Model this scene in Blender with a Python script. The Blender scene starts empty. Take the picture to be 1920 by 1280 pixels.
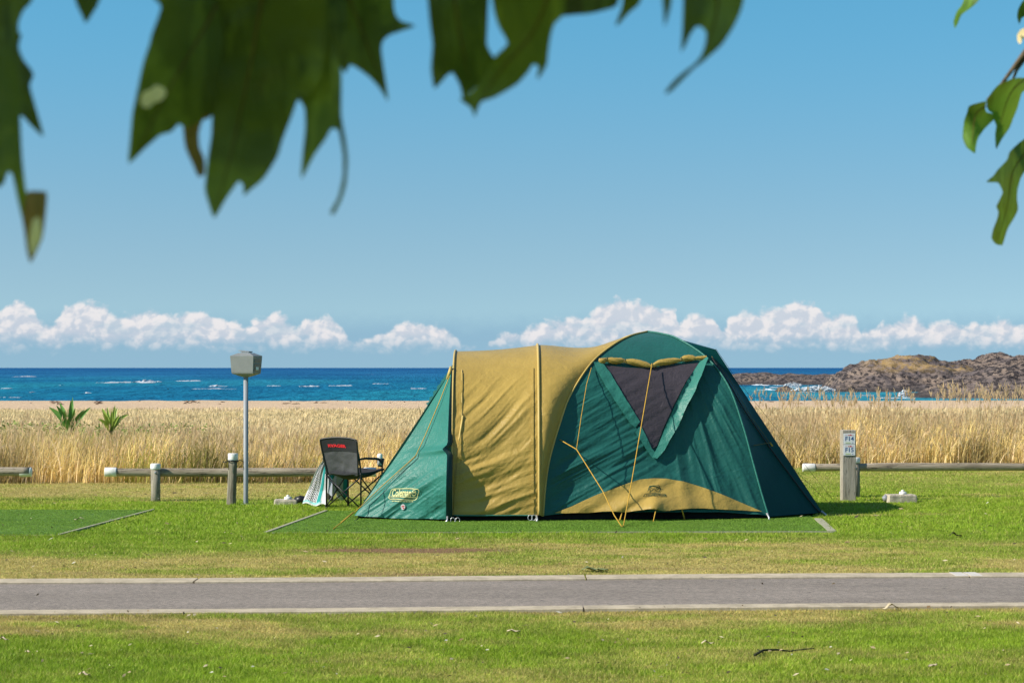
import bpy, math, random
import numpy as np
from mathutils import Vector, Matrix
from mathutils.geometry import delaunay_2d_cdt

random.seed(7)
rng = np.random.default_rng(11)
R = math.radians
scene = bpy.context.scene
COL = scene.collection

# ------------------------------------------------------------------ camera
CAM_Z = 1.7
F = 4000.0          # focal length in photo pixels (1920 wide)
HOR = 689.0
cd = bpy.data.cameras.new('camera')
cam = bpy.data.objects.new('camera', cd)
COL.objects.link(cam)
cam.location = (0, 0, CAM_Z)
cam.rotation_euler = (R(90), 0, 0)
cd.sensor_width = 36
cd.lens = 75
cd.shift_y = 49 / 1920
cd.clip_start = 0.05
cd.clip_end = 90000
cd.dof.use_dof = True
cd.dof.focus_distance = 24.0
cd.dof.aperture_fstop = 8.0
scene.camera = cam

# ------------------------------------------------------------------ light
SUN_EL, SUN_AZ = 37.0, 20.0      # azimuth measured from -X towards the camera (-Y)
s_dir = Vector((-math.cos(R(SUN_EL)) * math.cos(R(SUN_AZ)), -math.cos(R(SUN_EL)) * math.sin(R(SUN_AZ)), math.sin(R(SUN_EL))))
sl = bpy.data.lights.new('sun', 'SUN')
sl.energy = 4.8
sl.angle = R(0.5)
sl.color = (1.0, 0.93, 0.82)
so = bpy.data.objects.new('sun', sl)
COL.objects.link(so)
so.rotation_euler = s_dir.to_track_quat('Z', 'Y').to_euler()

scene.view_settings.view_transform = 'Standard'
scene.view_settings.look = 'None'
EXP = 0.5
scene.view_settings.exposure = EXP
scene.view_settings.gamma = 1.0
scene.render.film_transparent = False
scene.cycles.use_denoising = True
scene.cycles.max_bounces = 8
scene.cycles.transparent_max_bounces = 12
scene.cycles.use_adaptive_sampling = True
scene.cycles.adaptive_threshold = 0.015


# ------------------------------------------------------------------ node helper
class NT:
    def __init__(s, tree):
        s.t = tree
        s.n = tree.nodes
        s.l = tree.links

    def set(s, sock, v):
        if hasattr(v, 'is_linked') or isinstance(v, bpy.types.NodeSocket):
            s.l.new(v, sock)
        else:
            if hasattr(sock, 'default_value'):
                try:
                    sock.default_value = v
                except Exception:
                    sock.default_value = (*v, 1.0) if len(v) == 3 else v

    def m(s, op, a, b=None, c=None, clamp=False):
        n = s.n.new('ShaderNodeMath')
        n.operation = op
        n.use_clamp = clamp
        s.set(n.inputs[0], a)
        if b is not None:
            s.set(n.inputs[1], b)
        if c is not None:
            s.set(n.inputs[2], c)
        return n.outputs[0]

    def smooth(s, x, a, b):
        n = s.n.new('ShaderNodeMapRange')
        n.interpolation_type = 'SMOOTHSTEP'
        s.set(n.inputs['Value'], x)
        s.set(n.inputs['From Min'], a)
        s.set(n.inputs['From Max'], b)
        return n.outputs['Result']

    def lin(s, x, a, b, c=0.0, d=1.0):
        n = s.n.new('ShaderNodeMapRange')
        s.set(n.inputs['Value'], x)
        s.set(n.inputs['From Min'], a)
        s.set(n.inputs['From Max'], b)
        s.set(n.inputs['To Min'], c)
        s.set(n.inputs['To Max'], d)
        return n.outputs['Result']

    def noise(s, vec, scale, detail=4.0, rough=0.55, dist=0.0):
        n = s.n.new('ShaderNodeTexNoise')
        if vec is not None:
            s.l.new(vec, n.inputs['Vector'])
        n.inputs['Scale'].default_value = scale
        n.inputs['Detail'].default_value = detail
        n.inputs['Roughness'].default_value = rough
        n.inputs['Distortion'].default_value = dist
        return n.outputs['Fac']

    def vec(s, x, y, z):
        n = s.n.new('ShaderNodeCombineXYZ')
        s.set(n.inputs[0], x)
        s.set(n.inputs[1], y)
        s.set(n.inputs[2], z)
        return n.outputs[0]

    def sep(s, v):
        n = s.n.new('ShaderNodeSeparateXYZ')
        s.l.new(v, n.inputs[0])
        return n.outputs

    def mapv(s, v, scale=(1, 1, 1), loc=(0, 0, 0), rot=(0, 0, 0)):
        n = s.n.new('ShaderNodeMapping')
        s.l.new(v, n.inputs[0])
        n.inputs['Scale'].default_value = scale
        n.inputs['Location'].default_value = loc
        n.inputs['Rotation'].default_value = rot
        return n.outputs[0]

    def mix(s, f, a, b, mode='MIX'):
        n = s.n.new('ShaderNodeMix')
        n.data_type = 'RGBA'
        n.blend_type = mode
        s.set(n.inputs[0], f)
        for i, v in ((6, a), (7, b)):
            if isinstance(v, bpy.types.NodeSocket):
                s.l.new(v, n.inputs[i])
            else:
                n.inputs[i].default_value = (*v[:3], 1.0)
        return n.outputs[2]

    def pos(s):
        return s.n.new('ShaderNodeNewGeometry').outputs['Position']

    def obj(s):
        return s.n.new('ShaderNodeTexCoord').outputs['Object']

    def attr(s, name):
        n = s.n.new('ShaderNodeAttribute')
        n.attribute_name = name
        return n.outputs

    def bump(s, h, strength=0.5, dist=0.01):
        n = s.n.new('ShaderNodeBump')
        n.inputs['Strength'].default_value = strength
        n.inputs['Distance'].default_value = dist
        s.l.new(h, n.inputs['Height'])
        return n.outputs[0]

    def principled(s, col, rough=0.7, spec=0.3, normal=None, metal=0.0):
        n = s.n.new('ShaderNodeBsdfPrincipled')
        s.set(n.inputs['Base Color'], col if isinstance(col, bpy.types.NodeSocket) else (*col[:3], 1.0))
        s.set(n.inputs['Roughness'], rough)
        n.inputs['Metallic'].default_value = metal
        n.inputs['Specular IOR Level'].default_value = spec
        if normal is not None:
            s.l.new(normal, n.inputs['Normal'])
        return n.outputs[0]

    def addmix(s, f, a, b):
        n = s.n.new('ShaderNodeMixShader')
        s.set(n.inputs[0], f)
        s.l.new(a, n.inputs[1])
        s.l.new(b, n.inputs[2])
        return n.outputs[0]

    def trans(s, col, normal=None):
        n = s.n.new('ShaderNodeBsdfTranslucent')
        s.set(n.inputs[0], col if isinstance(col, bpy.types.NodeSocket) else (*col[:3], 1.0))
        if normal is not None:
            s.l.new(normal, n.inputs[1])
        return n.outputs[0]


def new_mat(name):
    m = bpy.data.materials.new(name)
    m.use_nodes = True
    m.node_tree.nodes.clear()
    o = m.node_tree.nodes.new('ShaderNodeOutputMaterial')
    t = NT(m.node_tree)
    t.out = o
    return m, t


def lin3(r, g, b):
    f = lambda c: ((c / 255) / 12.92 if c / 255 <= 0.04045 else ((c / 255 + 0.055) / 1.055) ** 2.4)
    return (f(r), f(g), f(b))


def simple(name, col, rough=0.6, spec=0.3, nscale=8.0, namt=0.25, bump=0.3, bdist=0.003, metal=0.0, col2=None, stretch=(1, 1, 1)):
    m, t = new_mat(name)
    v = t.mapv(t.obj(), scale=stretch)
    n1 = t.noise(v, nscale, 6, 0.6)
    n2 = t.noise(v, nscale * 7, 4, 0.6)
    c2 = col2 if col2 else tuple(c * (1 - namt) for c in col)
    f = t.smooth(t.m('ADD', t.m('MULTIPLY', n1, 0.65), t.m('MULTIPLY', n2, 0.35)), 0.35, 0.65)
    c = t.mix(f, col, c2)
    nb = t.bump(t.m('ADD', n1, t.m('MULTIPLY', n2, 0.6)), bump, bdist)
    t.l.new(t.principled(c, rough, spec, nb, metal), t.out.inputs[0])
    return m


# ------------------------------------------------------------------ world: Nishita sky with a bank of far cumulus
world = bpy.data.worlds.new('World')
scene.world = world
world.use_nodes = True
wt = world.node_tree
wt.nodes.clear()
W = NT(wt)
wout = wt.nodes.new('ShaderNodeOutputWorld')
bg = wt.nodes.new('ShaderNodeBackground')
wt.links.new(bg.outputs[0], wout.inputs[0])
SKY_STRENGTH = 0.11
bg.inputs['Strength'].default_value = SKY_STRENGTH
gen = wt.nodes.new('ShaderNodeTexCoord').outputs['Generated']
dx, dy, dz = W.sep(gen)
hyp = W.m('SQRT', W.m('ADD', W.m('MULTIPLY', dx, dx), W.m('MULTIPLY', dy, dy)))
az = W.m('ARCTAN2', dx, dy)
el = W.m('DIVIDE', dz, hyp)          # tangent of elevation
sky = wt.nodes.new('ShaderNodeTexSky')
sky.sky_type = 'NISHITA'
sky.sun_disc = False
sky.sun_elevation = R(SUN_EL)
sky.sun_rotation = math.atan2(s_dir.x, s_dir.y)
sky.air_density = 1.0
sky.dust_density = 0.35
sky.ozone_density = 1.6
zz = W.m('ADD', W.m('MULTIPLY', W.m('MAXIMUM', dz, 0.0), 1.55), 0.155)
sv = W.vec(dx, dy, zz)
nrm = wt.nodes.new('ShaderNodeVectorMath')
nrm.operation = 'NORMALIZE'
wt.links.new(sv, nrm.inputs[0])
wt.links.new(nrm.outputs[0], sky.inputs[0])
tint = W.mix(W.smooth(el, 0.02, 0.19), (0.98, 1.03, 0.87), (0.60, 1.25, 1.20))
tint = W.mix(W.smooth(el, 0.25, 0.7), tint, (0.85, 1.0, 1.05))
skycol = W.mix(1.0, sky.outputs[0], tint, 'MULTIPLY')

# cloud tops (photo pixels, converted to direction)
tops = [(-80, 600), (-20, 585), (0, 580), (30, 562), (55, 572), (75, 607), (98, 605), (120, 572), (150, 563), (175, 568), (200, 572), (215, 592), (245, 588),
        (272, 578), (318, 584), (336, 590), (352, 580), (372, 580), (395, 586), (420, 594), (440, 598), (458, 612), (490, 602), (515, 583), (540, 592),
        (556, 612), (570, 592), (590, 590), (603, 587), (625, 588), (642, 600), (655, 628), (690, 633), (715, 614), (740, 606), (765, 602), (800, 602),
        (832, 601), (848, 612), (862, 648), (905, 652), (935, 624), (965, 618), (1000, 608), (1050, 594), (1100, 586), (1135, 568), (1152, 558), (1172, 556),
        (1195, 568), (1235, 570), (1262, 568), (1274, 604), (1288, 592), (1318, 588), (1334, 596), (1350, 612), (1368, 592), (1396, 578), (1420, 582),
        (1455, 582), (1475, 565), (1500, 560), (1530, 564), (1552, 588), (1572, 582), (1600, 584), (1614, 622), (1640, 612), (1672, 603), (1700, 588),
        (1722, 600), (1745, 606), (1780, 600), (1806, 607), (1832, 602), (1870, 598), (1895, 596), (1920, 602), (1990, 590)]
UR = 0.27
wrp = W.noise(W.vec(W.m('MULTIPLY', az, 60.0), W.m('MULTIPLY', el, 60.0), 3.7), 1.0, 3, 0.5)
wrp2 = W.noise(W.vec(W.m('MULTIPLY', az, 60.0), W.m('MULTIPLY', el, 60.0), 9.7), 1.0, 3, 0.5)
az_w = W.m('ADD', az, W.m('MULTIPLY', W.m('SUBTRACT', wrp, 0.5), 0.008))
el_w = W.m('ADD', el, W.m('MULTIPLY', W.m('SUBTRACT', wrp2, 0.5), 0.006))
fc = wt.nodes.new('ShaderNodeFloatCurve')
cv = fc.mapping.curves[0]
pts = []
for px, py in tops:
    a = math.atan((px - 960) / F)
    u = (a + UR) / (2 * UR)
    h = (HOR - py) / F / 0.04
    pts.append((min(max(u, 0), 1), h))
cv.points[0].location = (0.0, 0.6)
cv.points[1].location = (1.0, 0.6)
for p in pts:
    cv.points.new(*p)
for p in cv.points:
    p.handle_type = 'VECTOR'
fc.mapping.update()
uu = W.m('FRACT', W.m('DIVIDE', W.m('ADD', az_w, UR), 2 * UR))
wt.links.new(uu, fc.inputs['Value'])
toph = W.m('MULTIPLY', fc.outputs[0], 0.04)


def billow(off_a, off_e, z):
    ca = W.m('ADD', az_w, off_a)
    ce = W.m('ADD', el_w, off_e)
    v = W.vec(W.m('MULTIPLY', ca, 1.0), W.m('MULTIPLY', ce, 1.15), z)
    a = W.noise(v, 95.0, 7, 0.55, 0.3)
    vo = wt.nodes.new('ShaderNodeTexVoronoi')
    vo.feature = 'SMOOTH_F1'
    vo.inputs['Scale'].default_value = 150.0
    vo.inputs['Smoothness'].default_value = 0.35
    vo.inputs['Detail'].default_value = 2.0
    wt.links.new(v, vo.inputs['Vector'])
    return W.m('ADD', W.m('MULTIPLY', a, 0.80), W.m('MULTIPLY', W.m('SUBTRACT', 0.75, vo.outputs['Distance']), 0.30))


bA = billow(0.0, 0.0, 1.3)
bB = billow(-0.0022, 0.0026, 1.3)
edge = W.m('ADD', W.m('SUBTRACT', W.m('ADD', toph, 0.0012), el), W.m('MULTIPLY', W.m('SUBTRACT', bA, 0.55), 0.0125))
cmask = W.smooth(edge, -0.0013, 0.0024)
base_fade = W.smooth(W.m('ADD', el, W.m('MULTIPLY', W.m('SUBTRACT', bA, 0.5), 0.012)), 0.0050, 0.0150)
holes = W.smooth(W.noise(W.vec(W.m('MULTIPLY', az, 1.0), W.m('MULTIPLY', el, 2.2), 7.0), 42.0, 5, 0.6), 0.36, 0.5)
cm = W.m('MULTIPLY', W.m('MULTIPLY', cmask, base_fade), W.m('ADD', 0.60, W.m('MULTIPLY', holes, 0.32)))
shade = W.smooth(W.m('SUBTRACT', bA, bB), -0.10, 0.13)
deep = W.smooth(edge, 0.0, 0.016)
lum = W.m('SUBTRACT', W.m('ADD', 0.46, W.m('MULTIPLY', shade, 0.54)), W.m('MULTIPLY', deep, 0.12))
K = 1.0 / SKY_STRENGTH / 2 ** EXP
cl_hi = tuple(c * K for c in lin3(242, 237, 237))
cl_lo = tuple(c * K for c in lin3(170, 190, 212))
ccol = W.mix(lum, cl_lo, cl_hi)
# thin far haze bank under the cumulus
hz = tuple(c * K for c in lin3(138, 178, 205))
hzm = W.m('MULTIPLY', W.smooth(W.m('ADD', el, W.m('MULTIPLY', W.m('SUBTRACT', bA, 0.5), 0.006)), 0.028, 0.012), 0.75)
skyA = W.mix(hzm, skycol, hz)
skyB = W.mix(cm, skyA, ccol)
wt.links.new(skyB, bg.inputs['Color'])


# ------------------------------------------------------------------ numpy noise
def _hash(ix, iy, seed):
    h = (ix.astype(np.int64) * 374761393 + iy.astype(np.int64) * 668265263 + seed * 1442695041) & 0xFFFFFFFF
    h = ((h ^ (h >> 13)) * 1274126177) & 0xFFFFFFFF
    h = (h ^ (h >> 16)) & 0xFFFFFF
    return h / float(0xFFFFFF)


def vn(x, y, seed=0):
    x = np.asarray(x, float)
    y = np.asarray(y, float)
    ix, iy = np.floor(x), np.floor(y)
    fx, fy = x - ix, y - iy
    fx = fx * fx * (3 - 2 * fx)
    fy = fy * fy * (3 - 2 * fy)
    a, b = _hash(ix, iy, seed), _hash(ix + 1, iy, seed)
    c, d = _hash(ix, iy + 1, seed), _hash(ix + 1, iy + 1, seed)
    return (a * (1 - fx) + b * fx) * (1 - fy) + (c * (1 - fx) + d * fx) * fy


def fbm(x, y, oct=4, seed=0, gain=0.5):
    s, a, t = 0, 1.0, 0
    for i in range(oct):
        s = s + a * vn(x * 2 ** i + i * 17.3, y * 2 ** i - i * 9.1, seed + i)
        t += a
        a *= gain
    return s / t


def ridge(x, y, oct=4, seed=0):
    s, a, t = 0, 1.0, 0
    for i in range(oct):
        s = s + a * (1 - np.abs(2 * vn(x * 2 ** i + i * 7.7, y * 2 ** i + i * 3.3, seed + i) - 1))
        t += a
        a *= 0.5
    return s / t


def sst(x, a, b):
    t = np.clip((np.asarray(x, float) - a) / (b - a), 0, 1)
    return t * t * (3 - 2 * t)


# ------------------------------------------------------------------ object helpers
ROOT = {}     # object -> world origin of its thing


def tag(o, label=None, cat=None, group=None, kind=None):
    if label:
        o['label'] = label
    if cat:
        o['category'] = cat
    if group:
        o['group'] = group
    if kind:
        o['kind'] = kind
    return o


def thing(name, label, cat, loc, group=None):
    o = bpy.data.objects.new(name, None)
    COL.objects.link(o)
    o.location = loc
    o.empty_display_size = 0.1
    ROOT[o.name] = Vector(loc)
    return tag(o, label, cat, group)


def mk(name, V, Fc, mat, parent=None, smooth=True, col=None, uv=None):
    """V in world coordinates; linked as one mesh, parented to a thing or a part"""
    V = np.asarray(V, float).reshape(-1, 3)
    org = Vector((0, 0, 0))
    if parent is not None:
        org = ROOT[parent.name]
        V = V - np.array(org)
    me = bpy.data.meshes.new(name)
    if isinstance(Fc, np.ndarray):
        k = Fc.shape[1]
        nf = len(Fc)
        me.vertices.add(len(V))
        me.vertices.foreach_set('co', V.astype(np.float32).ravel())
        me.loops.add(nf * k)
        me.loops.foreach_set('vertex_index', Fc.astype(np.int32).ravel())
        me.polygons.add(nf)
        me.polygons.foreach_set('loop_start', (np.arange(nf) * k).astype(np.int32))
        me.update(calc_edges=True)
    else:
        me.from_pydata([tuple(v) for v in V], [], Fc)
    if smooth:
        me.polygons.foreach_set('use_smooth', np.ones(len(me.polygons), bool))
    if col is not None:
        a = me.color_attributes.new('Col', 'FLOAT_COLOR', 'POINT')
        c = np.ones((len(V), 4), np.float32)
        c[:, :3] = np.asarray(col)[:, :3]
        a.data.foreach_set('color', c.ravel())
    if mat:
        me.materials.append(mat)
    me.validate()
    o = bpy.data.objects.new(name, me)
    COL.objects.link(o)
    if parent is not None:
        o.parent = parent
        ROOT[o.name] = org
    return o


def lone(name, V, Fc, mat, label, cat, group=None, kind=None, origin=None, smooth=True, col=None):
    """a thing that is one mesh, origin at its base centre"""
    V = np.asarray(V, float).reshape(-1, 3)
    if origin is None:
        origin = ((V[:, 0].min() + V[:, 0].max()) / 2, (V[:, 1].min() + V[:, 1].max()) / 2, V[:, 2].min())
    o = mk(name, V - np.array(origin), Fc, mat, None, smooth, col)
    o.location = origin
    ROOT[o.name] = Vector(origin)
    return tag(o, label, cat, group, kind)


class MB:
    def __init__(s):
        s.v, s.f = [], []

    def add(s, V, Fc):
        b = len(s.v)
        s.v += [tuple(map(float, v)) for v in V]
        s.f += [tuple(int(i) + b for i in f) for f in Fc]
        return s

    def box(s, c, d, rot=None, taper=1.0, bevel=0.0):
        x, y, z = d[0] / 2, d[1] / 2, d[2] / 2
        if bevel <= 0:
            P = [(-x, -y, -z), (x, -y, -z), (x, y, -z), (-x, y, -z), (-x * taper, -y * taper, z), (x * taper, -y * taper, z), (x * taper, y * taper, z), (-x * taper, y * taper, z)]
            Fc = [(0, 3, 2, 1), (4, 5, 6, 7), (0, 1, 5, 4), (1, 2, 6, 5), (2, 3, 7, 6), (3, 0, 4, 7)]
        else:
            b = bevel
            P, rings = [], []
            for zz_, ins in ((-z, b), (-z + b, 0), (z - b, 0), (z, b)):
                xx, yy = x - ins, y - ins
                k = taper if zz_ > 0 else 1
                pts_ = [(-xx + b, -yy), (xx - b, -yy), (xx, -yy + b), (xx, yy - b), (xx - b, yy), (-xx + b, yy), (-xx, yy - b), (-xx, -yy + b)]
                rings.append(len(P))
                P += [(px * k, py * k, zz_) for px, py in pts_]
            Fc = [tuple(reversed(range(8))), tuple(range(24, 32))]
            for r in range(3):
                for i in range(8):
                    j = (i + 1) % 8
                    Fc.append((rings[r] + i, rings[r] + j, rings[r + 1] + j, rings[r + 1] + i))
        M = Matrix.Rotation(0, 3, 'Z') if rot is None else rot
        return s.add([Vector(c) + M @ Vector(p) for p in P], Fc)

    def tube(s, pts_, r, n=8, cap=True):
        P = [Vector(p) for p in pts_]
        rs = r if hasattr(r, '__len__') else [r] * len(P)
        V, Fc = [], []
        up = None
        for i, p in enumerate(P):
            t = (P[min(i + 1, len(P) - 1)] - P[max(i - 1, 0)])
            t = t.normalized() if t.length > 1e-9 else Vector((0, 0, 1))
            if up is None:
                up = Vector((0, 0, 1)) if abs(t.z) < 0.9 else Vector((1, 0, 0))
            a = t.cross(up).normalized()
            b = a.cross(t).normalized()
            up = b
            for k in range(n):
                q = 2 * math.pi * k / n
                V.append(p + (a * math.cos(q) + b * math.sin(q)) * rs[i])
        for i in range(len(P) - 1):
            for k in range(n):
                j = (k + 1) % n
                Fc.append((i * n + k, i * n + j, (i + 1) * n + j, (i + 1) * n + k))
        if cap:
            Fc.append(tuple(reversed(range(n))))
            Fc.append(tuple(range((len(P) - 1) * n, len(P) * n)))
        return s.add(V, Fc)

    def grid(s, G):
        n, m = G.shape[:2]
        Fc = [(i * m + j, i * m + j + 1, (i + 1) * m + j + 1, (i + 1) * m + j) for i in range(n - 1) for j in range(m - 1)]
        return s.add(G.reshape(-1, 3), Fc)

    def build(s, name, mat, parent=None, smooth=True):
        return mk(name, s.v, s.f, mat, parent, smooth)

    def lone(s, name, mat, label, cat, **k):
        return lone(name, s.v, s.f, mat, label, cat, **k)


def gp(px, py):
    """ground point of a photo pixel"""
    Y = CAM_Z * F / (py - HOR)
    return ((px - 960) * Y / F, Y, 0.0)


def at(px, py, Y):
    return np.array([(px - 960) * Y / F, Y, CAM_Z - (py - HOR) * Y / F])


def proj(P):
    P = np.asarray(P)
    return np.stack([960 + P[..., 0] / P[..., 1] * F, HOR + (CAM_Z - P[..., 2]) / P[..., 1] * F], -1)


def grid_faces(n, m):
    i, j = np.meshgrid(np.arange(n - 1), np.arange(m - 1), indexing='ij')
    a = (i * m + j).ravel()
    return np.stack([a, a + 1, a + m + 1, a + m], 1)


def catmull(P, n):
    P = np.asarray(P, float)
    d = np.r_[0, np.cumsum(np.linalg.norm(np.diff(P, axis=0), axis=1) ** 0.5)]
    Q = np.vstack([2 * P[0] - P[1], P, 2 * P[-1] - P[-2]])
    out = []
    D = np.linspace(0, len(P) - 1, n * 6)
    for t in D:
        i = min(int(t), len(P) - 2)
        u = t - i
        p0, p1, p2, p3 = Q[i], Q[i + 1], Q[i + 2], Q[i + 3]
        out.append(0.5 * ((2 * p1) + (-p0 + p2) * u + (2 * p0 - 5 * p1 + 4 * p2 - p3) * u * u + (-p0 + 3 * p1 - 3 * p2 + p3) * u ** 3))
    out = np.array(out)
    L = np.r_[0, np.cumsum(np.linalg.norm(np.diff(out, axis=0), axis=1))]
    s = np.linspace(0, L[-1], n)
    return np.stack([np.interp(s, L, out[:, k]) for k in range(out.shape[1])], 1)


def inside(poly, P):
    x, y = P[:, 0], P[:, 1]
    c = np.zeros(len(P), bool)
    n = len(poly)
    for i in range(n):
        x1, y1 = poly[i]
        x2, y2 = poly[(i + 1) % n]
        if y1 == y2:
            continue
        m_ = ((y1 > y) != (y2 > y)) & (x < (x2 - x1) * (y - y1) / (y2 - y1) + x1)
        c ^= m_
    return c


def poly_fill(poly, step, holes=()):
    def dens(pl):
        out = []
        for i in range(len(pl)):
            a, b = np.array(pl[i], float), np.array(pl[(i + 1) % len(pl)], float)
            k = max(1, int(np.linalg.norm(b - a) / step))
            for q in range(k):
                out.append(a + (b - a) * q / k)
        return out
    V, E = [], []
    for pl in (poly, *holes):
        d = dens(pl)
        b = len(V)
        V += d
        E += [(b + i, b + (i + 1) % len(d)) for i in range(len(d))]
    A = np.array(poly)
    gx, gy = np.meshgrid(np.arange(A[:, 0].min(), A[:, 0].max(), step), np.arange(A[:, 1].min(), A[:, 1].max(), step))
    Q = np.stack([gx.ravel(), gy.ravel()], 1) + 0.317 * step
    Q = Q[inside(poly, Q)]
    for h in holes:
        Q = Q[~inside(h, Q)]
    if len(Q):
        B = np.array(V)
        dmin = np.array([np.min(np.sum((B - q) ** 2, 1)) for q in Q])
        Q = Q[dmin > (0.4 * step) ** 2]
    allv = [Vector(v) for v in V] + [Vector(q) for q in Q]
    r = delaunay_2d_cdt(allv, E, [], 1, 1e-5)
    ov = np.array([tuple(v) for v in r[0]])
    tr = np.array([list(f) for f in r[2] if len(f) == 3])
    if len(holes):
        c = ov[tr].mean(1)
        keep = inside(poly, c)
        for h in holes:
            keep &= ~inside(h, c)
        tr = tr[keep]
    return ov, tr


def text_mesh(body, size, shear=0.0, extrude=0.0, bold=0.0):
    cu = bpy.data.curves.new('lettering', 'FONT')
    cu.body = body
    cu.size = size
    cu.shear = shear
    cu.offset = bold
    cu.extrude = extrude
    cu.align_x = 'CENTER'
    cu.align_y = 'CENTER'
    o = bpy.data.objects.new('lettering', cu)
    COL.objects.link(o)
    dg = bpy.context.evaluated_depsgraph_get()
    me = bpy.data.meshes.new_from_object(o.evaluated_get(dg))
    V = np.array([tuple(v.co) for v in me.vertices])
    Fc = [tuple(p.vertices) for p in me.polygons]
    bpy.data.objects.remove(o)
    bpy.data.curves.remove(cu)
    bpy.data.meshes.remove(me)
    return V, Fc


# ================================================================== MATERIALS
def lawn_mat(blades):
    m, t = new_mat('lawn_blades' if blades else 'lawn_ground')
    c = t.attr('Col')[0]
    p = t.pos()
    if blades:
        n = t.noise(p, 3.0, 3)
        c = t.mix(1.0, c, t.mix(n, (0.8, 0.8, 0.8), (1.25, 1.2, 1.1)), 'MULTIPLY')
        d = t.principled(c, 0.6, 0.25)
        tr = t.trans(c)
        t.l.new(t.addmix(0.35, d, tr), t.out.inputs[0])
    else:
        n1 = t.noise(p, 9.0, 6, 0.7)
        n2 = t.noise(p, 60.0, 4, 0.7)
        k = t.m('ADD', t.m('MULTIPLY', n1, 0.5), t.m('MULTIPLY', n2, 0.9))
        g = t.mix(t.smooth(k, 0.45, 0.95), (0.55, 0.55, 0.5), (1.35, 1.3, 1.2))
        c = t.mix(1.0, c, g, 'MULTIPLY')
        nb = t.bump(k, 0.9, 0.02)
        t.l.new(t.principled(c, 0.95, 0.05, nb), t.out.inputs[0])
    return m


M_LAWN = lawn_mat(False)
M_BLADE = lawn_mat(True)

m_, t = new_mat('reed_straw')
c = t.attr('Col')[0]
d = t.principled(c, 0.7, 0.2)
t.l.new(t.addmix(0.3, d, t.trans(c)), t.out.inputs[0])
M_REED = m_


def asphalt():
    m, t = new_mat('asphalt')
    p = t.pos()
    n1 = t.noise(t.mapv(p, (0.35, 1.6, 1)), 1.0, 4, 0.6)
    n2 = t.noise(p, 140.0, 3, 0.8)
    n3 = t.noise(p, 28.0, 4, 0.7)
    c = t.mix(t.smooth(n1, 0.35, 0.65), (0.265, 0.226, 0.188), (0.315, 0.268, 0.224))
    sp = t.smooth(t.m('ADD', t.m('MULTIPLY', n2, 0.6), t.m('MULTIPLY', n3, 0.4)), 0.38, 0.66)
    c = t.mix(1.0, c, t.mix(sp, (0.55, 0.55, 0.56), (1.4, 1.38, 1.36)), 'MULTIPLY')
    n4 = t.noise(t.mapv(p, (0.9, 2.6, 1)), 1.0, 6, 0.7, 0.3)
    c = t.mix(t.m('MULTIPLY', t.smooth(n4, 0.52, 0.66), 0.35), c, (0.17, 0.145, 0.122))
    n5 = t.noise(p, 11.0, 2, 0.5)
    c = t.mix(t.m('MULTIPLY', t.smooth(n5, 0.735, 0.76), 0.7), c, (0.07, 0.06, 0.05))
    t.l.new(t.principled(c, 0.9, 0.2, t.bump(n2, 0.9, 0.006)), t.out.inputs[0])
    return m


M_ASPH = asphalt()
M_KERB = simple('kerb_concrete', lin3(190, 176, 152), 0.9, 0.1, 6, 0.35, 0.5, 0.004)
M_KERBW = simple('kerb_paint', lin3(205, 198, 188), 0.8, 0.1, 9, 0.2, 0.4, 0.003)
M_CONC = simple('rough_concrete', (0.56, 0.50, 0.38), 0.95, 0.1, 14, 0.5, 1.0, 0.01)
M_CONCG = simple('grey_concrete', (0.30, 0.28, 0.24), 0.95, 0.1, 12, 0.4, 0.8, 0.006)
M_SANDF = simple('edging', (0.40, 0.39, 0.27), 0.95, 0.1, 30, 0.4, 0.6, 0.004)


def log_mat(name, a, b, axis_scale):
    m, t = new_mat(name)
    v = t.mapv(t.obj(), axis_scale)
    n1 = t.noise(v, 3.0, 7, 0.7, 0.4)
    n2 = t.noise(v, 14.0, 5, 0.7)
    dk = t.smooth(t.noise(t.obj(), 1.3, 3), 0.55, 0.72)
    c = t.mix(t.smooth(n1, 0.35, 0.65), a, b)
    c = t.mix(t.m('MULTIPLY', dk, 0.6), c, (0.05, 0.042, 0.032))
    cr = t.smooth(n2, 0.56, 0.68)
    c = t.mix(cr, c, (0.035, 0.03, 0.022))
    t.l.new(t.principled(c, 0.9, 0.1, t.bump(t.m('SUBTRACT', n1, t.m('MULTIPLY', cr, 0.5)), 0.8, 0.01)), t.out.inputs[0])
    return m


M_LOG = log_mat('weathered_log', (0.40, 0.34, 0.26), (0.20, 0.165, 0.12), (0.35, 5, 5))
M_POSTW = log_mat('weathered_post', (0.30, 0.27, 0.21), (0.13, 0.115, 0.085), (5, 5, 0.4))
M_SIGNPOST = log_mat('grey_timber', (0.40, 0.36, 0.30), (0.27, 0.24, 0.19), (6, 6, 0.5))
M_WHITE = simple('white_paint', (0.80, 0.79, 0.76), 0.55, 0.3, 20, 0.12, 0.3, 0.002, col2=(0.60, 0.58, 0.53))
M_GALV = simple('galvanised_steel', (0.27, 0.29, 0.31), 0.5, 0.4, 5, 0.25, 0.1, 0.001, stretch=(1, 1, 0.2))
M_BOX = simple('grey_enclosure', (0.20, 0.21, 0.205), 0.45, 0.4, 4, 0.15, 0.05, 0.001)
M_BOXD = simple('outlet_panel', (0.30, 0.22, 0.18), 0.6, 0.3, 9, 0.2, 0.1, 0.001)
M_BLACK = simple('black_fabric', (0.022, 0.022, 0.026), 0.65, 0.35, 10, 0.3, 0.5, 0.004)
M_TUBE = simple('black_tube', (0.012, 0.012, 0.014), 0.4, 0.4, 20, 0.2, 0.05, 0.001)
M_RED = simple('red_print', (0.75, 0.03, 0.04), 0.6, 0.2, 30, 0.2, 0.05, 0.001)
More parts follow.
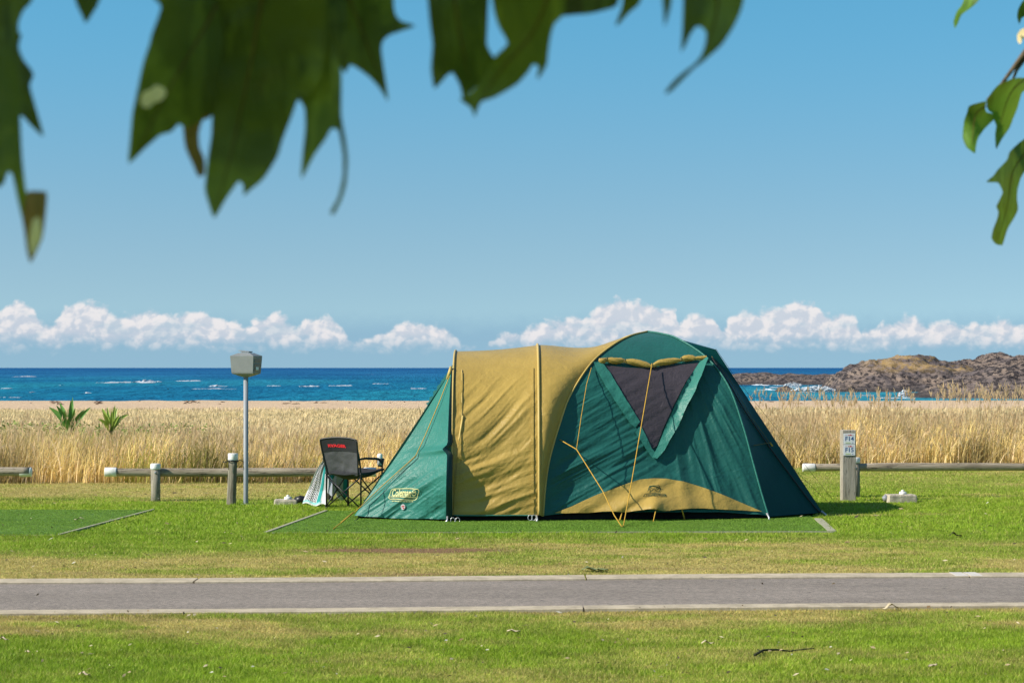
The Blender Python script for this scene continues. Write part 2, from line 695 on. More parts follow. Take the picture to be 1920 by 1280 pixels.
M_ROPE = simple('yellow_rope', (0.62, 0.36, 0.05), 0.7, 0.2, 60, 0.35, 0.5, 0.002)
M_ROPED = simple('dark_rope', (0.16, 0.14, 0.06), 0.8, 0.2, 60, 0.35, 0.5, 0.002)
M_STEEL = simple('bright_steel', (0.6, 0.6, 0.6), 0.35, 0.5, 20, 0.2, 0.1, 0.001, metal=0.6)
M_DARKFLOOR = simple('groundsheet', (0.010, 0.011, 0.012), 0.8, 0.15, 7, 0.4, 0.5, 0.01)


def cloth(name, col, transl=0.12, rough=0.42, spec=0.3, bumps=0.5, sheen=0.08):
    m, t = new_mat(name)
    p = t.pos()
    n1 = t.noise(p, 2.5, 4, 0.6)
    n2 = t.noise(t.mapv(p, (7, 7, 12), rot=(0, 0.55, 0)), 1.0, 4, 0.55, 0.8)
    n3 = t.noise(p, 34.0, 4, 0.65, 0.4)
    c = t.mix(t.smooth(n1, 0.3, 0.7), tuple(x * 0.92 for x in col), tuple(min(1, x * 1.06) for x in col))
    h = t.m('ADD', t.m('MULTIPLY', n2, 1.0), t.m('MULTIPLY', n3, 0.45))
    nb = t.bump(h, bumps, 0.02)
    pr = t.principled(c, rough, spec, nb)
    pn = pr.node
    pn.inputs['Sheen Weight'].default_value = sheen
    pn.inputs['Sheen Roughness'].default_value = 0.45
    t.l.new(t.addmix(transl, pr, t.trans(c, nb)), t.out.inputs[0])
    return m


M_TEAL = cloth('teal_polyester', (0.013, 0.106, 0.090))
M_TEALL = cloth('lit_and_light_teal_polyester', (0.030, 0.180, 0.140))  # sunlit tone put into the porch colour; on the trim a lighter cloth
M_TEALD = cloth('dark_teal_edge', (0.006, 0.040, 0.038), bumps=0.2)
M_TEAL_SHADED = cloth('shaded_teal_polyester', (0.002, 0.045, 0.042), transl=0.03, bumps=0.15, sheen=0.0, spec=0.12)  # same teal cloth with the shade put into a darker colour
M_GOLD = cloth('golden_polyester', (0.465, 0.315, 0.075), transl=0.2, sheen=0.1)
M_GOLDL = cloth('pale_golden_tape', (0.58, 0.41, 0.12), transl=0.1, bumps=0.2)
M_MESH = cloth('insect_mesh', (0.052, 0.043, 0.052), transl=0.1, bumps=0.6, sheen=0.1)
M_PRINT = simple('cream_print', (0.62, 0.60, 0.27), 0.6, 0.2, 30, 0.2, 0.05, 0.001)
M_PRINTG = simple('green_print', (0.07, 0.16, 0.10), 0.6, 0.2, 30, 0.2, 0.05, 0.001)

# ================================================================== GROUND
FAR_O, FAR_I, NEAR_I, NEAR_O, SL = 17.21, 16.91, 15.02, 14.82, 0.064


def ground_z(x, y):
    z = 0.42 * sst(y, 32, 62) + 0.11 * sst(y, 60, 73) - 4.6 * sst(y, 75, 112)
    z = z + 0.05 * (fbm(x * 0.35, y * 0.35, 4, 5) - 0.5) * sst(y, 30, 50) + 0.05 * (fbm(x * 1.1, y * 0.4, 4, 6) - 0.5) * sst(y, 62, 70)
    z = z + 0.015 * (fbm(x * 0.8, y * 0.8, 3, 9) - 0.5)
    return z


def mat_zone(x, y):
    """True on the two pitch mats"""
    a = (x > -2.62 + (y - 21.75) * 0.1) & (x < 3.33 + (y - 22.1) * 0.06) & (y > 21.85) & (y < 25.3)
    b = (x < -4.55 + (y - 21.6) * 0.07) & (x > -12) & (y > 21.55) & (y < 25.65)
    return a | b


def path_d(x, y):
    return y - SL * x


def lawn_colour(x, y):
    x = np.asarray(x, float)
    y = np.asarray(y, float)
    g_a = np.array([0.190, 0.300, 0.024])
    g_b = np.array([0.275, 0.370, 0.034])
    dry = np.array([0.440, 0.370, 0.135])
    earth = np.array([0.235, 0.150, 0.085])
    n_big = fbm(x * 0.30, y * 0.5, 4, 21)
    n_mid = fbm(x * 1.1, y * 2.2, 4, 31)
    n_fin = fbm(x * 5, y * 9, 3, 41)
    pd = path_d(x, y)
    d = 0.10 + 0.9 * sst(n_mid * 0.6 + n_big * 0.4, 0.50, 0.72) * 0.6
    far = sst(pd, 20.8, 18.2) * (pd > 17)
    strip = (pd > 17) * sst(pd, 22.4, 20.6) * sst(pd, 19.5, 20.5) * sst(x, -1.8, -0.2) * 0.55
    near = (pd < 15) * sst(pd, 13.35, 14.5)
    d = d + far * (0.30 + 0.75 * sst(n_mid, 0.3, 0.62)) + near * (0.25 + 0.8 * sst(n_mid, 0.3, 0.6)) + strip * (0.35 + sst(n_mid, 0.4, 0.65))
    leftdry = sst(y, 26.8, 28.6) * sst(x, 2.6, -1.0)
    rightdry = sst(y, 28, 32) * sst(x, 0.0, 3.0) * 0.45
    d = d + leftdry * (0.45 + 0.6 * n_mid) + rightdry * (0.3 + n_mid)
    lush = sst(y, 20.4, 21.4) * sst(y, 27.4, 26.2)
    d = d * (1 - 0.72 * lush) - (pd < 13.4) * 0.10
    d = np.clip(d + (n_fin - 0.5) * 0.35, 0, 1)
    e = 0 * x
    for cx, cy, rx, ry, k in ((-0.95, 19.83, 1.1, 0.30, 1.6), (-0.2, 19.7, 0.6, 0.12, 0.8), (-0.6, 17.5, 1.5, 0.22, 0.75), (-2.2, 12.55, 0.5, 0.08, .9), (-1.35, 12.7, .55, .07, 0.8), (-2.7, 12.6, .7, .05, .5),
                              (1.75, 11.5, 0.42, 0.12, 1.1), (0.55, 11.62, 0.2, 0.06, .6), (0.02, 13.45, .1, .07, .8), (0.0, 13.2, .16, .06, .6), (3.9, 23.6, .45, .16, .0), (2.35, 14.2, .75, .16, .7), (-3.0, 14.4, 1.6, .16, .55),
                              (-3.4, 17.6, 1.6, .2, .5), (1.3, 18.0, 1.0, .15, .5), (3.3, 17.6, .7, .1, .4)):
        r = ((x - cx) / rx) ** 2 + ((y - cy) / ry) ** 2
        e = np.maximum(e, k * np.exp(-r * 1.1) * (0.55 + 0.9 * n_mid))
    e = np.clip(e * 1.25 - 0.22 + (n_fin - 0.5) * 0.45 * (e > 0.1), 0, 1)
    tan = 0 * x
    for cx, cy, rx, ry, k in ((3.95, 24.6, .5, .16, 1), (4.8, 24.7, .35, .16, .8), (0.6, 12.2, .1, .03, 0), (1.9, 16.9 + .8, .9, .2, .6), (-1.3, 18.8, 1.6, .25, .5), (1.6, 19.5, 1.7, .35, .6), (-0.2, 21.0, 1.2, .25, .55), (-2.1, 26.8, .5, .15, .4)):
        r = ((x - cx) / rx) ** 2 + ((y - cy) / ry) ** 2
        tan = np.maximum(tan, k * np.exp(-r * 1.2))
    d = np.clip(d + tan * (0.35 + n_mid * 0.9), 0, 1)
    g = g_a + (g_b - g_a) * np.clip(0.5 + 2.2 * (n_big - 0.5), 0, 1)[..., None]
    c = g + (dry - g) * d[..., None]
    c = c + (earth - c) * e[..., None]
    return c, d, e


def field_front(x):
    """y where the reeds begin"""
    return 31.4 + 4.4 * sst(x, 2.0, 4.5) + 0.5 * (fbm(x * 0.9, x * 0 + 3.0, 3, 77) - 0.5)


xs = np.r_[-4000, -1500, -600, -250, -120, -60, -35, -22, np.arange(-15, -8, 0.35), np.arange(-8, 8.01, 0.075), np.arange(8.3, 15, 0.35), 16, 22, 35, 60, 120, 250, 600, 1500, 4000]
ys = np.r_[-3000, -800, -200, -60, -20, -5, 2, 6, 9, np.arange(10, 33, 0.075), np.arange(33, 60, 0.35), np.arange(60, 76, 0.16), np.arange(76, 120, 2.0), 160]
X, Y = np.meshgrid(xs, ys, indexing='ij')
Z = ground_z(X, Y)
Z = np.where(mat_zone(X, Y), Z * 0.3 - 0.004, Z)
pdg = path_d(X, Y)
Z = np.where((pdg > 14.6) & (pdg < 17.4), -0.02, Z)
C, _, _ = lawn_colour(X, Y)
ff = field_front(X)
soil = np.array([0.36, 0.26, 0.13])
sand = np.array([0.61, 0.455, 0.325])
drygr = np.array([0.56, 0.44, 0.24])
k = sst(Y, ff - 0.7, ff + 0.4)[..., None]
C = C * (1 - k) + soil * k
k = sst(Y, 40, 48)[..., None]
C = C * (1 - k) + drygr * k
k = sst(Y + 4.5 * (fbm(X * 0.5, Y * 0.3, 4, 61) - 0.5), 61.5, 65.0)[..., None]
C = C * (1 - k) + sand * k
V = np.stack([X, Y, Z], -1).reshape(-1, 3)
ground = mk('ground', V, grid_faces(len(xs), len(ys)), M_LAWN, None, True, col=C.reshape(-1, 3))
tag(ground, 'grassy campsite lawn rising through dry field to a pale sand crest', None, None, 'structure')


# path and kerbs
def strip(name, a0, a1, z, mat, x0=-60.0, x1=60.0, th=0.06, kind='structure'):
    mb = MB()
    n = max(2, int((x1 - x0) / 0.5))
    P = []
    xx = np.linspace(x0, x1, n)
    for a, zz_ in ((a0, z - th), (a0, z - 0.004), (a0 + 0.006, z), (a1 - 0.006, z), (a1, z - 0.004), (a1, z - th)):
        P.append([(q, a + SL * q, zz_ + 0.004 * math.sin(q * 0.8)) for q in xx])
    mb.grid(np.array(P).transpose(1, 0, 2))
    m = len(P)
    mb.f.append(tuple(reversed(range(m))))
    mb.f.append(tuple(range((n - 1) * m, n * m)))
    return mb


o = strip('path', NEAR_I + 0.001, FAR_I - 0.001, 0.012, M_ASPH).build('path', M_ASPH, None, False)
tag(o, 'grey asphalt path crossing the lawn in front of the tent', None, None, 'structure')
joints = [-60.0] + [0.59 + 3.09 * i for i in range(-9, 10)] + [60.0]
mb = MB()
for j in range(len(joints) - 1):
    s_ = strip('k', FAR_I, FAR_O, 0.026, M_KERB, joints[j] + 0.008, joints[j + 1] - 0.008)
    mb.add(s_.v, s_.f)
o = mb.build('far_kerb', M_KERB, None, False)
tag(o, 'pale concrete kerb along the far side of the path', None, None, 'structure')
for a, b in ((3.57, 3.672), (3.688, 3.785)):
    s_ = strip('k', FAR_I + .012, FAR_O - .012, 0.031, M_KERBW, a, b, 0.004)
    tag(mk('kerb_marking', s_.v, s_.f, M_KERBW, None, False), 'white painted mark on the far kerb', None, None, 'structure')
mb = MB()
joints2 = [-60.0] + [0.5 + 4.5 * i for i in range(-8, 9)] + [60.0]
for j in range(len(joints2) - 1):
    s_ = strip('k', NEAR_O, NEAR_I, 0.024, M_KERB, joints2[j] + 0.006, joints2[j + 1] - 0.006)
    mb.add(s_.v, s_.f)
o = mb.build('near_kerb', M_KERB, None, False)
tag(o, 'pale concrete kerb along the near side of the path', None, None, 'structure')


# synthetic turf mats
def turf_mat(poly, label, edges):
    m, t = new_mat('synthetic_turf')
    p = t.pos()
    n1 = t.noise(p, 2.0, 4)
    n2 = t.noise(p, 90.0, 3, 0.8)
    c = t.mix(t.smooth(n1, 0.35, 0.65), (0.115, 0.215, 0.030), (0.150, 0.260, 0.036))
    c = t.mix(1.0, c, t.mix(t.smooth(n2, 0.3, 0.7), (0.55, 0.6, 0.55), (1.5, 1.45, 1.3)), 'MULTIPLY')
    t.l.new(t.principled(c, 0.75, 0.15, t.bump(n2, 1.0, 0.02)), t.out.inputs[0])
    A = np.array(poly)
    root = thing('turf_mat', label, 'mat', (A[:, 0].mean(), A[:, 1].mean(), 0), None)
    q = np.linspace(0, 1, 60)
    G = np.array([[(1 - v) * ((1 - u) * A[0] + u * A[1]) + v * ((1 - u) * A[3] + u * A[2]) for v in q] for u in q])
    G = np.dstack([G, 0.005 + 0.004 * (fbm(G[..., 0] * 1.5, G[..., 1] * 1.5, 3, 4))])
    mk('turf_sheet', G.reshape(-1, 3), grid_faces(60, 60), m, root)
    # fine upright fibres
    n = 90000
    u, v = rng.random(n), rng.random(n)
    P = ((1 - v) * (1 - u))[:, None] * A[0] + ((1 - v) * u)[:, None] * A[1] + (v * (1 - u))[:, None] * A[3] + (v * u)[:, None] * A[2]
    keep = np.abs(P[:, 0]) < P[:, 1] * 0.26 + 0.5
    P = P[keep]
    n = len(P)
    hh = rng.uniform(0.004, 0.011, n)
    an = rng.uniform(0, math.pi, n)
    w = 0.004
    ex = np.stack([np.cos(an) * w, np.sin(an) * w], 1)
    a = np.c_[P - ex, np.full(n, 0.006)]
    b = np.c_[P + ex, np.full(n, 0.006)]
    tp = np.c_[P + rng.normal(0, 0.006, (n, 2)), 0.006 + hh]
    Vb = np.stack([a, b, tp], 1).reshape(-1, 3)
    cb = np.array([0.165, 0.295, 0.036]) * rng.uniform(0.6, 1.5, (n, 1))
    fb = mk('turf_fibres', Vb, np.arange(3 * n).reshape(n, 3), M_BLADE, root, False, col=np.repeat(cb, 3, 0))
    fb['kind'] = 'stuff'
    for (p0, p1, w_, mt, nm) in edges:
        p0, p1 = np.array(p0), np.array(p1)
        d_ = (p1 - p0) / np.linalg.norm(p1 - p0)
        n_ = np.array([-d_[1], d_[0]]) * w_ / 2
        mb = MB()
        q_ = [p0 - n_, p1 - n_, p1 + n_, p0 + n_]
        mb.add([(*x_, -0.01) for x_ in q_] + [(*x_, 0.016 if w_ > .02 else .012) for x_ in q_], [(0, 3, 2, 1), (4, 5, 6, 7), (0, 1, 5, 4), (1, 2, 6, 5), (2, 3, 7, 6), (3, 0, 4, 7)])
        mb.build(nm, mt, root, False)
    return root


turf_mat([(-2.50, 21.92), (3.28, 22.1), (3.46, 25.4), (-2.18, 25.25)], 'rectangular green artificial turf mat under the tent', [((-2.53, 21.9), (-2.2, 25.25), 0.04, M_SANDF, 'edging'), ((3.31, 22.05), (3.43, 23.9), 0.085, M_SANDF, 'edging'),
         ((-2.5, 21.89), (3.28, 22.08), 0.005, M_SANDF, 'front_edging')])
turf_mat([(-11.5, 21.35), (-4.62, 21.6), (-4.32, 25.45), (-11.2, 25.6)], 'green artificial turf mat on the empty pitch at the left', [((-4.59, 21.6), (-4.28, 25.45), 0.035, M_SANDF, 'edging'), ((-11.5, 21.32), (-4.62, 21.58), 0.009, M_SANDF, 'front_edging')])


# ------------------------------------------------------------------ lawn blades
def blades(n, y0, y1, h0, h1, w):
    yy = np.sqrt(rng.random(n) * (y1 ** 2 - y0 ** 2) + y0 ** 2)
    xx = (rng.random(n) * 2 - 1) * (yy * 0.24 + 0.7)
    pd = path_d(xx, yy)
    eg = 0.13 * (fbm(xx * 3, np.round(pd) * 7.7, 4, 8) - 0.5)
    jx, jy = 0.16 * (fbm(xx * 3, yy * 3, 3, 58) - .42), 0.22 * (fbm(xx * 3 + 5, yy * 3, 3, 59) - .42)
    ok = ((pd < NEAR_O + 0.02 + eg) | (pd > FAR_O - 0.02 + eg)) & ~(mat_zone(xx + jx, yy - jy) & mat_zone(xx - jx, yy + jy))
    xx, yy = xx[ok], yy[ok]
    c, d, e = lawn_colour(xx, yy)
    ok = rng.random(len(xx)) > e * 0.9
    xx, yy, c, d, e = xx[ok], yy[ok], c[ok], d[ok], e[ok]
    n = len(xx)
    cl = fbm(xx * 3, yy * 3, 3, 55)
    hh = rng.uniform(h0, h1, n) * (0.55 + 0.9 * cl) * (1 - 0.35 * d)
    # individual blades flip between green and straw
    gr = np.array([0.26, 0.395, 0.028]) * rng.uniform(0.55, 1.4, (n, 1))
    st = np.array([0.56, 0.48, 0.17]) * rng.uniform(0.6, 1.3, (n, 1))
    pick = (rng.random(n) < (0.06 + d * 0.8))[:, None]
    cc = (0.45 * c + 0.55 * np.where(pick, st, gr)) * (0.66 + 0.68 * fbm(xx * 5, yy * 7, 3, 57))[:, None]
    an = rng.uniform(0, math.pi, n)
    ww = w * rng.uniform(0.6, 1.3, n)
    ex = np.stack([np.cos(an) * ww, np.sin(an) * ww], 1) / 2
    P = np.stack([xx, yy], 1)
    z0 = ground_z(xx, yy) - 0.003
    lean = rng.normal(0, 0.55, (n, 2)) * hh[:, None]
    a = np.c_[P - ex, z0]
    b = np.c_[P + ex, z0]
    tp = np.c_[P + lean, z0 + hh]
    return np.stack([a, b, tp], 1).reshape(-1, 3), np.repeat(cc, 3, 0)


parts_ = [blades(420000, 10.8, 15, 0.012, 0.036, 0.0055), blades(260000, 16.5, 22, 0.012, 0.034, 0.008), blades(330000, 21.0, 37, 0.015, 0.04, 0.011)]
V = np.concatenate([p[0] for p in parts_])
Cc = np.concatenate([p[1] for p in parts_])
o = mk('grass', V, np.arange(len(V)).reshape(-1, 3), M_BLADE, None, False, col=Cc)
tag(o, 'short mown green and straw grass of the campsite lawn', 'grass', None, 'stuff')


# ================================================================== REED FIELD
def stalks(xx, yy, hh, cc, w, bend, heads):
    n = len(xx)
    z0 = ground_z(xx, yy) - 0.02
    th = rng.uniform(0, 2 * math.pi, n)
    th = np.where(rng.random(n) < 0.6, rng.normal(0.1, 0.6, n), th)       # mostly leaning to the right
    bd = np.abs(rng.normal(0, bend, n)) + 0.04
    an = rng.uniform(0, math.pi, n)
    ex = np.stack([np.cos(an), np.sin(an), 0 * an], 1)
    lv = np.array([0, 0.4, 0.75, 1.0])
    rows = []
    for q in lv:
        off = bd * hh * q ** 2.2
        c_ = np.stack([xx + np.cos(th) * off, yy + np.sin(th) * off, z0 + hh * q * (1 - 0.25 * bd * q)], 1)
        wd = w * (1.0, 0.9, 0.6, 0.05)[int(np.where(lv == q)[0][0])]
        rows.append(c_ - ex * wd[:, None] / 2)
        rows.append(c_ + ex * wd[:, None] / 2)
    Vv = np.stack(rows, 1)
    base = np.arange(n)[:, None, None] * 8
    Fq = np.array([[0, 1, 3], [0, 3, 2], [2, 3, 5], [2, 5, 4], [4, 5, 7], [4, 7, 6]])[None]
    Ff = (base + Fq).reshape(-1, 3)
    Cc_ = np.repeat(cc, 8, 0)
    Vv = Vv.reshape(-1, 3)
    # feathery seed heads: three crossing slivers round the top
    idx = np.where(heads)[0]
    if len(idx):
        m = len(idx)
        tip = np.stack([xx[idx] + np.cos(th[idx]) * bd[idx] * hh[idx], yy[idx] + np.sin(th[idx]) * bd[idx] * hh[idx], z0[idx] + hh[idx] * (1 - .25 * bd[idx])], 1)
        hv, hf, hc = [], [], []
        k0 = len(Vv)
        for s_ in range(6):
            a_ = rng.uniform(0, 2 * math.pi, m)
            L = rng.uniform(0.06, 0.2, m)
            up = rng.uniform(0.5, 1.0, m)
            st = tip + np.stack([0 * a_, 0 * a_, -rng.uniform(0.0, 0.13, m)], 1)
            di = np.stack([np.cos(a_) * 0.35, np.sin(a_) * 0.2, up], 1) * L[:, None]
            sd = np.stack([np.cos(a_ + 1.5), 0 * a_, 0 * a_], 1) * 0.009
            hv.append(np.stack([st, st + di * 0.5 + sd, st + di, st + di * 0.5 - sd], 1))
            hc.append(np.repeat(np.array([[0.74, 0.54, 0.30]]) * rng.uniform(0.75, 1.15, (m, 1)), 4, 0))
        hv = np.concatenate(hv).reshape(-1, 3)
        b_ = np.arange(6 * m)[:, None, None] * 4
        hf = (b_ + np.array([[0, 1, 2], [0, 2, 3]])[None]).reshape(-1, 3) + k0
        Vv = np.concatenate([Vv, hv])
        Ff = np.concatenate([Ff, hf])
        Cc_ = np.concatenate([Cc_, np.concatenate(hc)])
    return Vv, Ff, Cc_


def reed_zone(n, y0, y1, x0, x1):
    yy = rng.uniform(y0, y1, n)
    xx = rng.uniform(-1, 1, n) * (yy * 0.242 + 0.8)
    f = field_front(xx)
    ok = (yy > f) & (xx > x0) & (xx < x1)
    ok &= ~((xx > -0.9 * yy / 24 * 1) & (xx < 2.7 * yy / 25))     # wholly hidden behind the tent
    ppx = 960 + xx * F / yy
    ok &= ~((yy > 36.3) & (yy < 41.5) & (ppx > 84) & (ppx < 248) & (rng.random(n) < .93))
    xx, yy, f = xx[ok], yy[ok], f[ok]
    n = len(xx)
    right = sst(xx, 0.5, 3.0)
    dep = yy - f
    left_h = 0.62 * (1 - 0.62 * sst(dep, 4.5, 8.0)) * (1 - 0.55 * sst(yy, 42, 58))
    right_h = 0.70 * (1 - 0.50 * sst(dep, 3, 12)) * (1 - 0.6 * sst(yy, 44, 58))
    clump = fbm(xx * 0.8, yy * 0.5, 3, 91)
    hh = (left_h * (1 - right) + right_h * right) * (0.55 + 0.85 * clump) * rng.uniform(0.5, 1.2, n)
    hh *= 1 - 0.25 * np.exp(-((dep) / 0.35))
    straw = np.array([0.66, 0.51, 0.21])
    gold = np.array([0.68, 0.52, 0.19])
    pale = np.array([0.80, 0.62, 0.37])
    green = np.array([0.30, 0.29, 0.055])
    brown = np.array([0.36, 0.26, 0.09])
    r = rng.random(n)[:, None]
    gk = (fbm(xx * 0.6 + 9, yy * 0.4, 3, 33) > 0.60)[:, None]
    c_ = np.where(r < 0.42, straw, np.where(r < 0.62, gold, np.where(r < 0.80, pale, np.where(r < 0.90, brown, np.where(gk, green, straw)))))
    c_ = np.where(gk & (rng.random((n, 1)) < 0.42), green * 1.1, c_)
    tuft = (fbm(xx * 2.2 + 4, yy * 1.3, 3, 39)[:, None])
    c_ = c_ * (0.62 + 0.76 * sst(tuft, .3, .65))
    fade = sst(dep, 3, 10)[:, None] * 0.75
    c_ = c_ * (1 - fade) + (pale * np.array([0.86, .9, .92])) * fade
    c_ = c_ * rng.uniform(0.75, 1.2, (n, 1))
    hd = (rng.random(n) < np.where(right > 0.5, 0.14, 0.05)) & (dep < 12)
    hh = np.where(hd, hh * 1.12, hh)
    return xx, yy, hh, c_, hd


Vs, Fs, Cs, k0 = [], [], [], 0
for (n, y0, y1, w, bend) in ((34000, 31, 38.5, 0.012, 0.24), (30000, 31, 38.5, 0.014, 0.75), (40000, 38, 50, 0.016, 0.26), (26000, 38, 50, 0.016, 0.7), (60000, 46, 64, 0.024, 0.3)):
    xx, yy, hh, c_, hd = reed_zone(n, y0, y1, -99, 99)
    v_, f_, cc_ = stalks(xx, yy, hh, c_, w * rng.uniform(0.5, 1.3, len(xx)), bend, hd)
    Vs.append(v_)
    Fs.append(f_ + k0)
    Cs.append(cc_)
    k0 += len(v_)
# tall plumes that stand above the rest at the right
n = 260
px_ = rng.choice([1420, 1462, 1478, 1500, 1530, 1556, 1572, 1590, 1632, 1660, 1690, 1758, 1768, 1790, 1800, 1830, 1850, 1862, 1878, 1900, 1912, 1936], n) + rng.normal(0, 5, n)
yy = rng.uniform(37.5, 46, n)
xx = (px_ - 960) * yy / F
hh = CAM_Z - (rng.uniform(726, 752, n) - 8 * (px_ > 1740) - HOR) * yy / F - ground_z(xx, yy)
v_, f_, cc_ = stalks(xx, yy, hh, np.array([[0.66, 0.48, 0.25]]) * rng.uniform(0.7, 1.2, (n, 1)), np.full(n, 0.008), 0.10, np.ones(n, bool))
Vs.append(v_)
Fs.append(f_ + k0)
Cs.append(cc_)
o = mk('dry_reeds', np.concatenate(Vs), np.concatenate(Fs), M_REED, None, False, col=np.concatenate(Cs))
tag(o, 'tall straw coloured reeds and dune grass behind the log rails', 'reeds', None, 'stuff')

# low creeping green scrub on the dune at the left
n = 5200
px_ = rng.uniform(-40, 420, n)
yy = rng.uniform(42.5, 46.5, n)
xx = (px_ - 960) * yy / F
kk = (fbm(xx * 0.7, yy * 1.2, 3, 14) > 0.52) & (rng.random(n) < .6)
xx, yy = xx[kk], yy[kk]
n = len(xx)
an = rng.uniform(0, 6.28, n)
z0 = ground_z(xx, yy) + rng.uniform(0.12, 0.34, n)
L = rng.uniform(0.04, 0.10, n)
ex = np.stack([np.cos(an), np.sin(an) * 0.5, rng.uniform(-.4, .9, n)], 1) * L[:, None]
sd = np.stack([-np.sin(an), np.cos(an), 0 * an + .5], 1) * 0.022
Pc = np.stack([xx, yy, z0], 1)
Vq = np.stack([Pc, Pc + ex * .5 + sd, Pc + ex, Pc + ex * .5 - sd], 1).reshape(-1, 3)
cc_ = np.repeat(np.array([[0.16, 0.22, 0.05]]) * rng.uniform(0.6, 1.6, (n, 1)), 4, 0)
o = mk('dune_scrub', Vq, np.arange(4 * n).reshape(n, 4), M_REED, None, False, col=cc_)
tag(o, 'low patches of green creeper in the dune grass round the spiky plants', 'ground cover', None, 'stuff')

# ------------------------------------------------------------------ spiky plants
m_, t = new_mat('agave_leaf')
c = t.attr('Col')[0]
t.l.new(t.addmix(0.15, t.principled(c, 0.45, 0.4), t.trans(c)), t.out.inputs[0])
M_AGAVE = m_


def agave(px, py, Yd, leaves, label, tint):
    base = at(px, py, Yd)
    base[2] -= 0.1
    root = thing('spiky_plant', label, 'plant', base, 'spiky rosette plants in the dune grass')
    for (tx, ty, w, dy_, sag) in leaves:
        tip = at(tx, ty, Yd + dy_)
        mb = MB()
        n = 9
        G = []
        cl = []
        for i in range(n):
            q = i / (n - 1)
            p = base * (1 - q) + tip * q + np.array([0, 0, sag * math.sin(q * math.pi)])
            side = np.cross(tip - base, [0, -1, 0.15])
            side /= np.linalg.norm(side)
            ww = w * (1.25 * max(0.03, math.sin((.30 + .70 * q) * math.pi)) ** 0.75)
            G.append([p - side * ww / 2, p + np.array([0, 0.35 * ww, -0.1 * ww]), p + side * ww / 2])
            cl += [tint * (0.75 + 0.45 * q)] * 3
        mb.grid(np.array(G))
        mk('leaf', mb.v, mb.f, M_AGAVE, root, True, col=np.array(cl))
    mb = MB()
    mb.tube([base - np.array([0, 0, 0.35]), base + np.array([0, 0, .02])], [0.06, 0.04], 8)
    mk('stem', mb.v, mb.f, M_REED, root, True, col=np.array([[0.25, 0.2, 0.08]] * len(mb.v)))
    return root


g1 = np.array([0.11, 0.26, 0.04])
g2 = np.array([0.28, 0.40, 0.06])
agave(133, 797, 39.5, [(92, 763, .09, .1, .05), (106, 760, .08, -.1, .03), (112, 755, .09, .2, .02), (133, 750, .09, 0, 0), (136, 745, .07, .2, 0), (141, 764, .05, -.2, .02), (158, 768, .08, .1, .03), (170, 763, .07, -.1, .04), (115, 795, .06, -.3, .03), (120, 770, .06, -.2, .02)],
      'larger dark green spiky plant standing in the dune grass near the left edge', g1)
agave(207, 799, 40.0, [(191, 765, .07, .1, .05), (193, 773, .06, -.2, .04), (201, 763, .05, .1, .02), (216, 759, .06, 0, 0), (220, 764, .06, .2, .02), (224, 778, .05, -.1, .03), (241, 777, .07, .1, .07), (184, 785, .06, -.2, .05), (196, 797, .05, -.3, .02), (210, 768, .05, -.1, 0)],
      'smaller yellow green spiky plant, right one of the pair in the dune grass', g2)

# small driftwood and weed on the sand crest
M_DRIFT = simple('driftwood', (0.16, 0.09, 0.06), 0.9, 0.1, 20, 0.5, 0.6, 0.01)
mb = MB()
for i in range(90):
    px = random.choice([random.uniform(-20, 850), random.uniform(95, 115), random.uniform(178, 190), random.uniform(345, 375), random.uniform(500, 640), random.uniform(1430, 1900)])
    yy = random.uniform(69, 73.5)
    x = (px - 960) * yy / F
    z = float(ground_z(np.array(x), np.array(yy)))
    a = random.uniform(0, 3.14)
    L = random.uniform(0.03, 0.12)
    mb.tube([(x - math.cos(a) * L, yy - math.sin(a) * L, z + 0.01), (x, yy, z + random.uniform(0.01, 0.03)), (x + math.cos(a) * L, yy + math.sin(a) * L, z + 0.01)], [0.006, 0.014, 0.005], 5)
o = mb.build('driftwood', M_DRIFT, None, True)
tag(o, 'scraps of dark driftwood and weed scattered along the sand crest', 'driftwood', None, 'stuff')

# ================================================================== SEA
SEA = -3.0
m_, t = new_mat('sea_water')
p = t.pos()
x_, y_, z_ = t.sep(p)
dfac = t.smooth(y_, 260.0, 1500.0)
n_patch = t.noise(t.mapv(p, (0.012, 0.0035, 1)), 1.0, 4, 0.55)
near_c = t.mix(t.smooth(n_patch, 0.35, 0.65), tuple(c*.68 for c in lin3(18, 118, 158)), tuple(c*.68 for c in lin3(34, 142, 166)))
farc = t.mix(t.smooth(n_patch, 0.35, 0.65), tuple(c*.68 for c in lin3(24, 96, 150)), tuple(c*.68 for c in lin3(40, 122, 172)))
col_ = t.mix(dfac, near_c, farc)
vfar = t.smooth(y_, 1500.0, 5000.0)
col_ = t.mix(vfar, col_, tuple(c*.68 for c in lin3(30, 100, 156)))
bay = t.m('MULTIPLY', t.smooth(x_, 35.0, 50.0), t.smooth(y_, 580.0, 480.0))
col_ = t.mix(t.m('MULTIPLY', bay, 0.55), col_, tuple(c*.7 for c in lin3(60, 160, 172)))
w1 = t.noise(t.mapv(p, (0.16, 0.035, 1)), 1.0, 5, 0.6, 0.5)
w2 = t.noise(t.mapv(p, (0.5, 0.10, 1)), 1.0, 4, 0.6)
wv = t.m('ADD', t.m('MULTIPLY', w1, 0.6), t.m('MULTIPLY', w2, 0.4))
col_ = t.mix(1.0, col_, t.mix(t.smooth(wv, 0.35, 0.65), (0.62, 0.72, 0.78), (1.35, 1.24, 1.16)), 'MULTIPLY')
foam_n = t.noise(t.mapv(p, (0.045, 0.018, 1)), 1.0, 5, 0.62, 0.2)
foam_m = t.m('MULTIPLY', t.smooth(t.m('ADD', t.m('MULTIPLY', foam_n, 0.75), t.m('MULTIPLY', w2, 0.25)), 0.655, 0.69), t.smooth(y_, 2200.0, 600.0))
